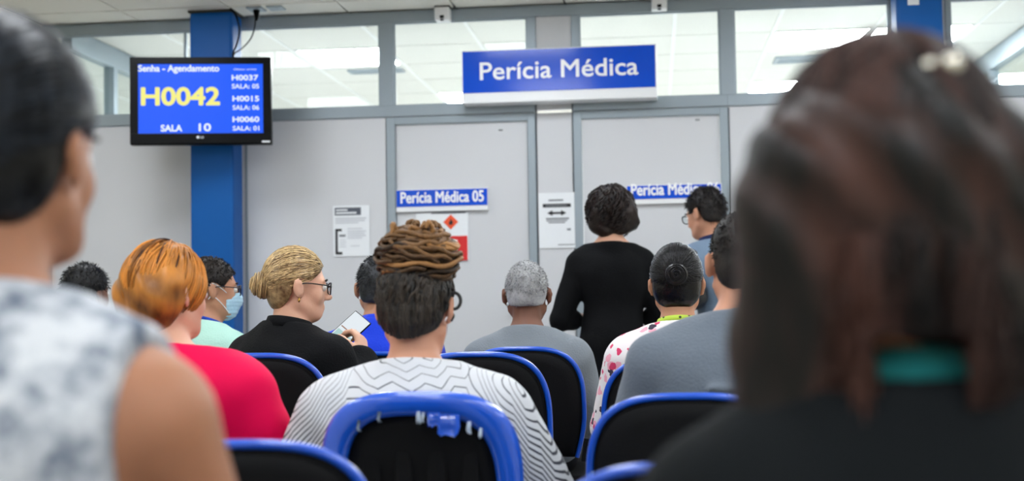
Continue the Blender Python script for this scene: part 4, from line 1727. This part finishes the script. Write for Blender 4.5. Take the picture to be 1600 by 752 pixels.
# ---- blond woman with bun holding a phone
X, H = place(470, 390, 4.12)
p = Person('blond woman with a twisted bun, glasses and black jacket looking at her phone', X - .05, 4.08, -28, H, SK_FAIR, w=.175, lean=.035, b=1.06, bust=True, head=(-36, 4, 0), h=.0062,
           joints={'elR': (.235, .02, .74), 'wrR': (.165, .205, .905), 'elL': (-.22, .10, .70),
                   'knL': (-.27, .34, .505), 'knR': (-.05, .38, .505), 'anL': (-.27, .30, .09), 'anR': (-.05, .32, .09), 'toL': (-.33, .42, .04), 'toR': (-.10, .45, .04)},
           hands={'R': {'d': (-.35, .25, .85), 'n': (-.75, -.1, .2), 'curl': .75, 'side': 1}})
M_blk = cloth('black_jacket', (9, 10, 13), .85, var=.2, spec=.15)
p.top(M_blk, 'jacket', 1.92, g=.022, hem=.48, z=.004, r=1.18, seed=14, wr_amp=.009)
collar(p, M_blk, 'collar', r=.072, h=.038, flare=.020, z=-.008, tilt=.25, gap=.6)
p.pants(M_dark)
p.shoes(M_shoe)
m = hair_mat('hair_blond', (84, 58, 34), (240, 208, 152), .36, (26, 26, 26), .35)
hair_pull(p, m, (-.012, -.110, -.004), .045, 1000, seed=8, tone=(.15, .85), thick=.0016, bun_turn=(-.2, -1, .1))
glasses(p, mat('frame_black', (18, 18, 22), .25))
e_ = p.on_head(ball('earring', (.083, -.008, -.050), (.004, .004, .008), M_gold, None, 10))
tube('hook', smooth_path([(.083, -.008, -.036), (.085, -.010, -.040), (.083, -.008, -.046)], 6), .0012, M_gold, e_, 5)
# phone, held in the raised hand
c = at(545, 517, 4.28)
ph_ = thing('phone', 'white-screened phone held up by the blond woman', 'phone', tuple(c))
ph_.rotation_euler = (math.radians(-38), math.radians(38), math.radians(-12))
bm = bmesh.new()
bm_box(bm, (-.037, -.004, -.072), (.037, .005, .072), .003)
from_bm('case', bm, M_black, ph_)
box('screen', (-.034, -.0052, -.068), (.034, -.0038, .068), emit('phone_screen', (236, 244, 250), .9), ph_)
box('picture', (-.030, -.0060, -.006), (.030, -.0050, -.002), mat('phone_line', (150, 110, 90), .5), ph_)
box('picture', (-.030, -.0060, -.060), (.030, -.0050, -.018), emit('phone_teal', (190, 226, 224), .8), ph_)

# ---- man in blue polo
X, H = place(590, 400, 4.8)
p = Person('man in a royal blue polo shirt half hidden behind the braided updo', X, 4.78, 4, H, SK_TAN, w=.18, lean=.02, b=1.05, head=(4, 4, 0))
M_polo = cloth('royal_blue', (14, 60, 214), .75, var=.06)
p.top(M_polo, 'polo_shirt', .8, g=.018, seed=18, wr_amp=.009)
collar(p, M_polo, 'collar', r=.068, h=.034, flare=.018, z=-.012)
p.pants(M_dark)
p.shoes(M_shoe)
hair_crop(p, hair_mat('hair_black_short', (14, 15, 17), (84, 88, 94), .45, (40, 40, 40), .35), seed=19, tone=(0, .6))

# ---- woman with loc updo and zigzag sweater
X, H = place(641, 400, 2.92)
p = Person('woman with a golden-brown loc updo and a black and white zigzag sweater', X, 2.92, 1, H, SK_WARM, w=.185, lean=.045, b=1.12, bust=True, head=(-6, 17, 0), h=.0075,
           joints={'elL': (-.28, .07, .66), 'elR': (.285, .07, .64), 'wrL': (-.08, .27, .72), 'wrR': (.08, .27, .72)}, hscale=1.03)
mm, N, L, Pn = new_mat('zigzag_knit')
tc = N.new('ShaderNodeTexCoord')
sp = N.new('ShaderNodeSeparateXYZ')
L.new(tc.outputs['Object'], sp.inputs[0])


def mth(op, a, b=None, c=None, clamp=False):
    nd = N.new('ShaderNodeMath')
    nd.operation = op
    nd.use_clamp = clamp
    for i, q in enumerate((a, b, c)):
        if q is None:
            continue
        if isinstance(q, (int, float)):
            nd.inputs[i].default_value = q
        else:
            L.new(q, nd.inputs[i])
    return nd.outputs[0]


xa = mth('ABSOLUTE', sp.outputs[0])
out_ = mth('MAXIMUM', mth('SUBTRACT', xa, .135), 0.0)
s_ = mth('ADD', sp.outputs[2], mth('MULTIPLY', out_, 1.25))
s_ = mth('ADD', s_, mth('MULTIPLY', sp.outputs[1], -.35))
wv = N.new('ShaderNodeTexNoise')
wv.inputs['Scale'].default_value = 9
L.new(tc.outputs['Object'], wv.inputs['Vector'])
tri = mth('PINGPONG', mth('ADD', sp.outputs[0], mth('MULTIPLY', sp.outputs[1], .5)), .036)
ph2 = mth('ADD', s_, mth('MULTIPLY', tri, .30))
ph2 = mth('ADD', ph2, mth('MULTIPLY', wv.outputs[0], .012))
fr_ = mth('FRACT', mth('DIVIDE', ph2, .0135))
dist = mth('ABSOLUTE', mth('SUBTRACT', fr_, .5))
thr = mth('MULTIPLY_ADD', mth('SUBTRACT', .885, sp.outputs[2]), .9, .10)
thr = mth('MINIMUM', mth('MAXIMUM', thr, .06), .20)
ln2 = mth('SUBTRACT', thr, dist)
ln2 = mth('MULTIPLY', ln2, 22.0, clamp=True)
mx = N.new('ShaderNodeMix')
mx.data_type = 'RGBA'
mx.inputs[6].default_value = s2l((206, 209, 214))
mx.inputs[7].default_value = s2l((40, 44, 58))
L.new(ln2, mx.inputs[0])
L.new(mx.outputs[2], Pn.inputs['Base Color'])
Pn.inputs['Roughness'].default_value = .9
Pn.inputs['Sheen Weight'].default_value = .2
bp = N.new('ShaderNodeBump')
bp.inputs['Strength'].default_value = .3
bp.inputs['Distance'].default_value = .004
L.new(fr_, bp.inputs['Height'])
L.new(bp.outputs[0], Pn.inputs['Normal'])


def dolman(f):
    for n, sd in (('L', -1), ('R', 1)):
        sh, el_ = np.array(p.J['sh' + n]), np.array(p.J['el' + n])
        f.el((sh + el_) / 2 + (-sd * .03, -.01, -.02), (.075, .08, .13), .05)
        f.rc(sh, el_, .068, .062, .03)


p.top(mm, 'sweater', 1.95, g=.024, hem=.48, z=.003, fwd=.2, r=1.3, flare=.01, seed=22, wr_amp=.007, extra=dolman, h=.0085)
p.pants(M_denim)
p.shoes(M_shoe)
m = hair_mat('hair_locs', (13, 11, 10), (178, 128, 76), .5, (60, 60, 60), .22)
rL, cL = (.084, .102, .100), (0, -.014, .022)
m_low = hair_mat('hair_locs_dark', (9, 8, 8), (74, 62, 50), .42, (60, 60, 60), .2)
V, Q = hair_base(rL, cL, HZ_LOW, amp=.004, fr=90, seed=23)
p.on_head(mesh_np('hair', V, Q, m_low, None, True, tone_noise(V, 3, 80, -.2, .2)))
RT = p.R.T
UC = RT @ np.array((0.010, -.022, .112))          # middle of the updo, upright above the head
g = np.random.default_rng(31)
# locs drawn up from the hairline to the updo
n = 120
D = cap_dir(n, HZ_LOW, rL, cL, 33, .35)
e = (UC - np.array(cL)) / np.array(rL)
e /= np.linalg.norm(e)
E_ = e + g.normal(size=(n, 3)) * .22
E_ /= np.linalg.norm(E_, axis=1, keepdims=True)
U = slerp_paths(D, E_, 16)
P_ = cap_points(U, rL, cL, .03 + .03 * g.random((n, 1, 1)))
P_ += .0022 * np.stack([np.sin(np.linspace(0, 30, 16))] * 3, 1)[None] * g.normal(size=(n, 1, 3))
strands(p, 'loc', P_, .0052 * (1 + .14 * np.sin(np.arange(16) * 2.1)), m_low, .01 + .5 * g.random(n), 6)
xx = np.linspace(-.066, .066, 30)
low = []
for x in xx:
    y = -.045 - .052 * math.sqrt(max(0, 1 - (x / .074) ** 2))
    low.append(smooth_path([(x * .85, y + .014, -.100 + 6.5 * x * x), (x, y - .002, -.072 + 4 * x * x), (x * 1.03, y - .012, -.03), (x * 1.05, y - .016, .015), (x * .9, y - .008, .06)], 16) + g.normal(size=(16, 3)) * .0010)
strands(p, 'loc', np.array(low), .0050 * (1 + .14 * np.sin(np.arange(16) * 2.1)), m_low, .01 + .4 * g.random(30), 6)
# wrapped updo: body plus coiled locs
f = Field(UC - .16, UC + .16, .006)
f.el(UC, (.088, .078, .064), .01, 0, RT)
V, Q = f.mesh(1)
p.on_head(mesh_np('updo', V, Q, m, None, True, tone_noise(V, 5, 60, .0, .25)))
paths, tones = [], []
for k in range(74):
    lat = g.uniform(-.75, 1.15)
    th = g.uniform(0, 6.28) + np.linspace(0, g.uniform(1.4, 3.2) * g.choice([-1, 1]), 20)
    la = lat + np.linspace(0, g.uniform(-.5, .5), 20) + .06 * np.sin(np.linspace(0, 14, 20) + k)
    rr_ = g.uniform(.97, 1.10)
    q = np.stack([.094 * np.cos(la) * np.cos(th), .084 * np.cos(la) * np.sin(th), .072 * np.sin(la) + .006 * np.sin(2 * th)], 1) * rr_
    paths.append(UC + q @ RT.T)
    tones.append(np.clip(.02 + .26 * g.random() + .25 * max(0, math.sin(lat)) + (.55 if g.random() < .2 else 0), 0, 1))
for k in range(26):                                  # short ends sticking up on top
    a = g.uniform(0, 6.28)
    r0 = g.uniform(0, .05)
    b0 = np.array((r0 * math.cos(a), r0 * math.sin(a), .048))
    tip = b0 + np.array((g.normal() * .022, g.normal() * .022, g.uniform(.018, .042)))
    mid = (b0 + tip) / 2 + g.normal(size=3) * .010
    paths.append(UC + smooth_path([b0 - (0, 0, .012), mid, tip, tip + np.array((g.normal() * .012, g.normal() * .012, -.014))], 20) @ RT.T)
    tones.append(.15 + .6 * g.random())
strands(p, 'updo_loc', np.array(paths), .0056 * (1 + .16 * np.sin(np.arange(20) * 2.3)) * np.concatenate([np.linspace(.6, 1, 4), np.ones(12), np.linspace(1, .55, 4)]), m, np.array(tones), 6)
M_hoop = mat('hoop_black', (12, 12, 14), .3)
th = np.linspace(0, 2 * np.pi, 32, endpoint=False)
hoopc = RT @ np.array((.094, -.03, .012))
o = p.on_head(tube('hoop_loc', hoopc + np.stack([.0155 * np.cos(th), .004 * np.sin(th), .019 * np.sin(th)], 1) @ RT.T, .0042, M_hoop, None, 8, True))
tube('hoop_end', smooth_path(hoopc + np.array([(-.012, 0, -.014), (-.010, .0, -.026), (-.004, 0, -.034), (-.010, 0, -.046)]) @ RT.T, 10), .0058, M_hoop, o, 8)
mask(p, None, True)

# ---- grey-haired man
X, H = place(822, 409, 4.78)
p = Person('grey-haired man in a grey t-shirt seated in front of the doors', X, 4.76, 2, H, SK_BROWN, w=.172, lean=.02, b=1.02, head=(0, 2, 0), hscale=1.02)
M_greytee = cloth('grey_tee', (122, 130, 138), .85, var=.05)
p.top(M_greytee, 't_shirt', .85, g=.018, seed=25, wr_amp=.008, flare=.012)
p.pants(M_dark)
p.shoes(M_shoe)
hair_crop(p, hair_mat('hair_grey', (84, 84, 86), (196, 198, 200), .6, (50, 50, 50), .3), seed=27, tone=(.25, .9), n=1500, ln=.008, hz=[-.055, -.05, -.03, .02, .022, .0, .04, .07, .08])

# ---- woman in floral shirt
X, H = place(1058, 386, 4.22)
p = Person('woman with a sleek black bun and a white shirt with pink flowers', X, 4.2, 3, H, SK_TAN, w=.168, lean=.03, b=1.04, bust=True, head=(-4, 6, 0), h=.0085)
mm, N, L, Pn = new_mat('floral_cotton')
tc = N.new('ShaderNodeTexCoord')
ns = N.new('ShaderNodeTexNoise')
ns.inputs['Scale'].default_value = 26
ns.inputs['Detail'].default_value = 3
L.new(tc.outputs['Object'], ns.inputs['Vector'])


def vmath(op, a, b):
    nd = N.new('ShaderNodeVectorMath')
    nd.operation = op
    for i, q in enumerate((a, b)):
        if isinstance(q, tuple):
            nd.inputs[i].default_value = q
        else:
            L.new(q, nd.inputs[i])
    return nd.outputs[0]


wc = vmath('ADD', tc.outputs['Object'], vmath('MULTIPLY', ns.outputs['Color'], (.05, .05, .05)))


def blobs(scale, thresh, offset, keep):
    v = N.new('ShaderNodeTexVoronoi')
    v.inputs['Scale'].default_value = scale
    L.new(vmath('ADD', wc, (offset, offset * .7, offset * 1.3)), v.inputs['Vector'])
    sc_ = N.new('ShaderNodeSeparateColor')
    L.new(v.outputs['Color'], sc_.inputs[0])
    a = mth('LESS_THAN', v.outputs['Distance'], thresh)
    b = mth('LESS_THAN', sc_.outputs[0], keep)
    return mth('MULTIPLY', a, b)


def over(base, fac, rgb):
    mx_ = N.new('ShaderNodeMix')
    mx_.data_type = 'RGBA'
    L.new(fac, mx_.inputs[0])
    if isinstance(base, tuple):
        mx_.inputs[6].default_value = base
    else:
        L.new(base, mx_.inputs[6])
    mx_.inputs[7].default_value = s2l(rgb)
    return mx_.outputs[2]


col = over(s2l((236, 230, 232)), blobs(26, .40, 1.1, .45), (240, 168, 188))
col = over(col, blobs(34, .38, 3.7, .35), (216, 58, 104))
col = over(col, blobs(30, .36, 6.3, .16), (62, 50, 70))
L.new(col, Pn.inputs['Base Color'])
Pn.inputs['Roughness'].default_value = .85
p.top(mm, 'shirt', .85, g=.018, seed=29, wr_amp=.004, flare=.014, z=-.004)
mm, N, L, Pn = new_mat('lime_dotted')
tc = N.new('ShaderNodeTexCoord')
v = N.new('ShaderNodeTexVoronoi')
v.inputs['Scale'].default_value = 60
L.new(tc.outputs['Object'], v.inputs['Vector'])
lt = N.new('ShaderNodeMath')
lt.operation = 'LESS_THAN'
lt.inputs[1].default_value = .28
L.new(v.outputs['Distance'], lt.inputs[0])
col = over(s2l((186, 214, 74)), lt.outputs[0], (52, 70, 36))
L.new(col, Pn.inputs['Base Color'])
Pn.inputs['Roughness'].default_value = .8
collar(p, mm, 'collar', r=.068, h=.018, flare=.008, z=.006, tilt=.25)
p.pants(M_denim)
p.shoes(M_shoe)
m = hair_mat('hair_sleek', (6, 6, 8), (40, 38, 42), .27, (24, 24, 24), .25)
hair_pull(p, m, (0, -.118, .015), .034, 900, seed=10, tone=(0, .45), r=(.085, .104, .103), hz=HZ_LOW, thick=.0013)
th = np.linspace(0, 2 * np.pi, 24, endpoint=False)
p.on_head(tube('hair_tie', np.stack([.026 * np.cos(th), np.full(24, -.114), .015 + .026 * np.sin(th)], 1), .0045, mat('tie_wine', (92, 44, 58), .7), None, 8, True))

# ---- man in grey t-shirt, right
X, H = place(1160, 330, 3.12)
p = Person('short-haired man in a slate grey t-shirt half hidden by the long-haired woman', X - .035, 3.10, 2, H, SK_WARM, w=.19, lean=.02, hx=.035, b=1.14, head=(4, 3, 0))
M_slate = cloth('slate_tee', (106, 116, 128), .85, var=.05)
p.top(M_slate, 't_shirt', .9, g=.020, seed=33, wr_amp=.007, flare=.012, z=.0,
      extra=lambda f: [f.rc((-.06, -.168, .80 + .045 * k), (.20, -.150, .815 + .04 * k), .012, .006, .02) for k in range(3)])
p.pants(M_dark)
p.shoes(M_shoe)
hair_crop(p, hair_mat('hair_black_fade', (12, 11, 11), (60, 54, 50), .55, (40, 40, 40), .3), seed=35, tone=(0, .5), ln=.006, r=(.076, .096, .095), hz=[-.078, -.072, -.05, .016, .018, .0, .035, .066, .075])

# ---- standing woman in black dress
X, H = place(953, 291, 6.0)
p = Person('standing woman in a long black dress with wavy dark bob, back turned', X, 5.98, 4, H, SK_FAIR, stand=True, w=.150, lean=.02, b=.84, bust=True, head=(8, 8, 0), h=.0066,
           joints={'elL': (-.242, -.03, 1.0), 'wrL': (-.075, .165, .99), 'elR': (.242, -.02, 1.0), 'wrR': (.08, .18, 1.0)},
           hands={'L': {'d': (.9, .35, .02), 'n': (.1, .3, -.9), 'curl': .5}, 'R': {'d': (-.9, .4, .05), 'n': (-.1, .3, -.9), 'curl': .5}})
M_dress = cloth('black_dress', (8, 9, 12), .85, var=.25, vscale=5, spec=.15)


def skirt(f):
    hp = np.array(p.J['hip'])
    f.rc(hp + (0, -.005, .0), (0, .0, .30), .135, .21, .05, 0, (1, 1.12, 1))
    for n in 'LR':
        f.rc(np.array(p.J['sh' + n]) * .8 + np.array(p.J['chest']) * .2, np.array(p.J['sh' + n]) * .6 + np.array(p.J['chest']) * .4 + (0, 0, -.08), .055, .04, .04)


p.top(M_dress, 'dress', 1.35, g=.014, hem=.22, z=-.022, fwd=.15, r=.80, flare=.004, b=.76, extra=skirt, seed=37, wr_amp=.007, h=.009, wf=22)
p.shoes(M_shoe)
m = hair_mat('hair_bob', (11, 8, 7), (54, 34, 28), .42, (22, 22, 10), .3)
rB, cB = (.104, .112, .107), (0, -.016, .016)


def bob_extra(f):
    f.rc((-.05, -.055, -.01), (-.075, -.045, -.075), .055, .038, .04)
    f.rc((.05, -.055, -.01), (.085, -.045, -.060), .055, .038, .04)
    f.rc((-.02, -.07, -.03), (-.03, -.075, -.105), .05, .03, .04)
    f.rc((.03, -.07, -.03), (.035, -.070, -.095), .05, .03, .04)


HZB = [-.13, -.13, -.13, -.12, -.09, .0, .035, .068, .075]
V, Q = hair_base(rB, cB, HZB, extra=bob_extra, amp=.011, fr=48, seed=39, h=.006, lo=(-.2, -.2, -.18))
p.on_head(mesh_np('hair', V, Q, m, None, True, tone_noise(V, 7, 40, 0, .5)))
g = np.random.default_rng(41)
n = 420
D = cap_dir(n, [-.05] * 6 + [.035, .068, .075], rB, cB, 41)
D2 = D.copy()
D2[:, 2] -= .6 + .3 * g.random(n)
D2 /= np.linalg.norm(D2, axis=1, keepdims=True)
P_ = cap_points(slerp_paths(D, D2, 14), rB, cB, .02 + .06 * g.random((n, 1, 1)))
tt = np.linspace(0, 1, 14)[None, :]
ph = g.uniform(0, 6.28, (n, 1))
am = .013 * (.4 + tt)
P_[:, :, 0] += am * np.sin(ph + 11 * tt)
P_[:, :, 2] += am * .5 * np.cos(ph + 11 * tt) - .035 * tt ** 2
P_[:, :, 1] += am * np.cos(ph * 1.3 + 9 * tt)
strands(p, 'hair_strands', P_, .0030 * np.concatenate([[.6], np.ones(9), np.linspace(1, .3, 4)]), m, .5 * g.random(n), 4)

# ---- standing man in grey-blue jacket
X, H = place(1101, 294, 6.25)
p = Person('standing man with glasses and a grey-blue jacket with navy collar beside door 06', X + .12, 6.27, 32, H, SK_WARM, stand=True, w=.175, lean=.07, hx=-.075, b=.95, head=(16, 14, 0), h=.0075,
           joints={'elL': (-.25, -.04, 1.10), 'wrL': (-.20, .16, 1.10), 'elR': (.26, .0, 1.10), 'wrR': (.12, .22, 1.10)})
M_jack = cloth('greyblue_jacket', (104, 124, 146), .7, var=.06)
M_navy = cloth('navy', (26, 38, 74), .7)
p.top(M_jack, 'jacket', 0, g=.022, hem=.80, z=-.01, seed=43, wr_amp=.008)
collar(p, M_navy, 'collar', r=.078, h=.055, flare=.03, z=-.03, tilt=.2, gap=.4)
M_sleeve = mat('black_gloss_sleeve', (22, 26, 32), .28, var=.2, vscale=20, bump=.3, bscale=50)
M_pipe = mat('pale_piping', (206, 214, 220), .35)
for n, sd in (('L', -1), ('R', 1)):
    J = p.J
    sh, el_, wr = (np.array(J[q + n]) for q in ('sh', 'el', 'wr'))
    f = Field(np.minimum(np.minimum(sh, el_), wr) - .12, np.maximum(np.maximum(sh, el_), wr) + .12, .009)
    f.rc(sh + (-sd * .01, 0, .006), el_, .088, .064, .03)
    f.rc(el_, el_ + (wr - el_) * .55, .064, .054, .03)
    X_, Y_, Z_ = f.full()
    f.F = (f.F + .005 * wob(X_, Y_, Z_, 40, 45)).astype(np.float32)
    V, Q = f.mesh(2)
    o = mesh_np('sleeve', V, Q, M_sleeve, p.t)
    off = np.array((sd * .035, -.062, 0)) if n == 'L' else np.array((sd * .03, -.064, 0))
    tube('piping', smooth_path([sh + off * 1.1 + (0, 0, .035), (sh + el_) / 2 + off * 1.1, el_ + off, el_ + (wr - el_) * .3 + off * .9], 20), .007, M_pipe, o, 8)
    tube('cuff', [el_ + (wr - el_) * .50, el_ + (wr - el_) * .86], .046, cloth('cuff_grey', (128, 136, 142)), o, 16)
p.pants(M_navy)
p.shoes(M_shoe)
hair_crop(p, hair_mat('hair_black_man', (10, 9, 9), (52, 42, 40), .42, (30, 30, 30), .3), seed=47, tone=(0, .45), r=(.082, .102, .102), ln=.016)
glasses(p, mat('frame_black', (18, 18, 22), .25))
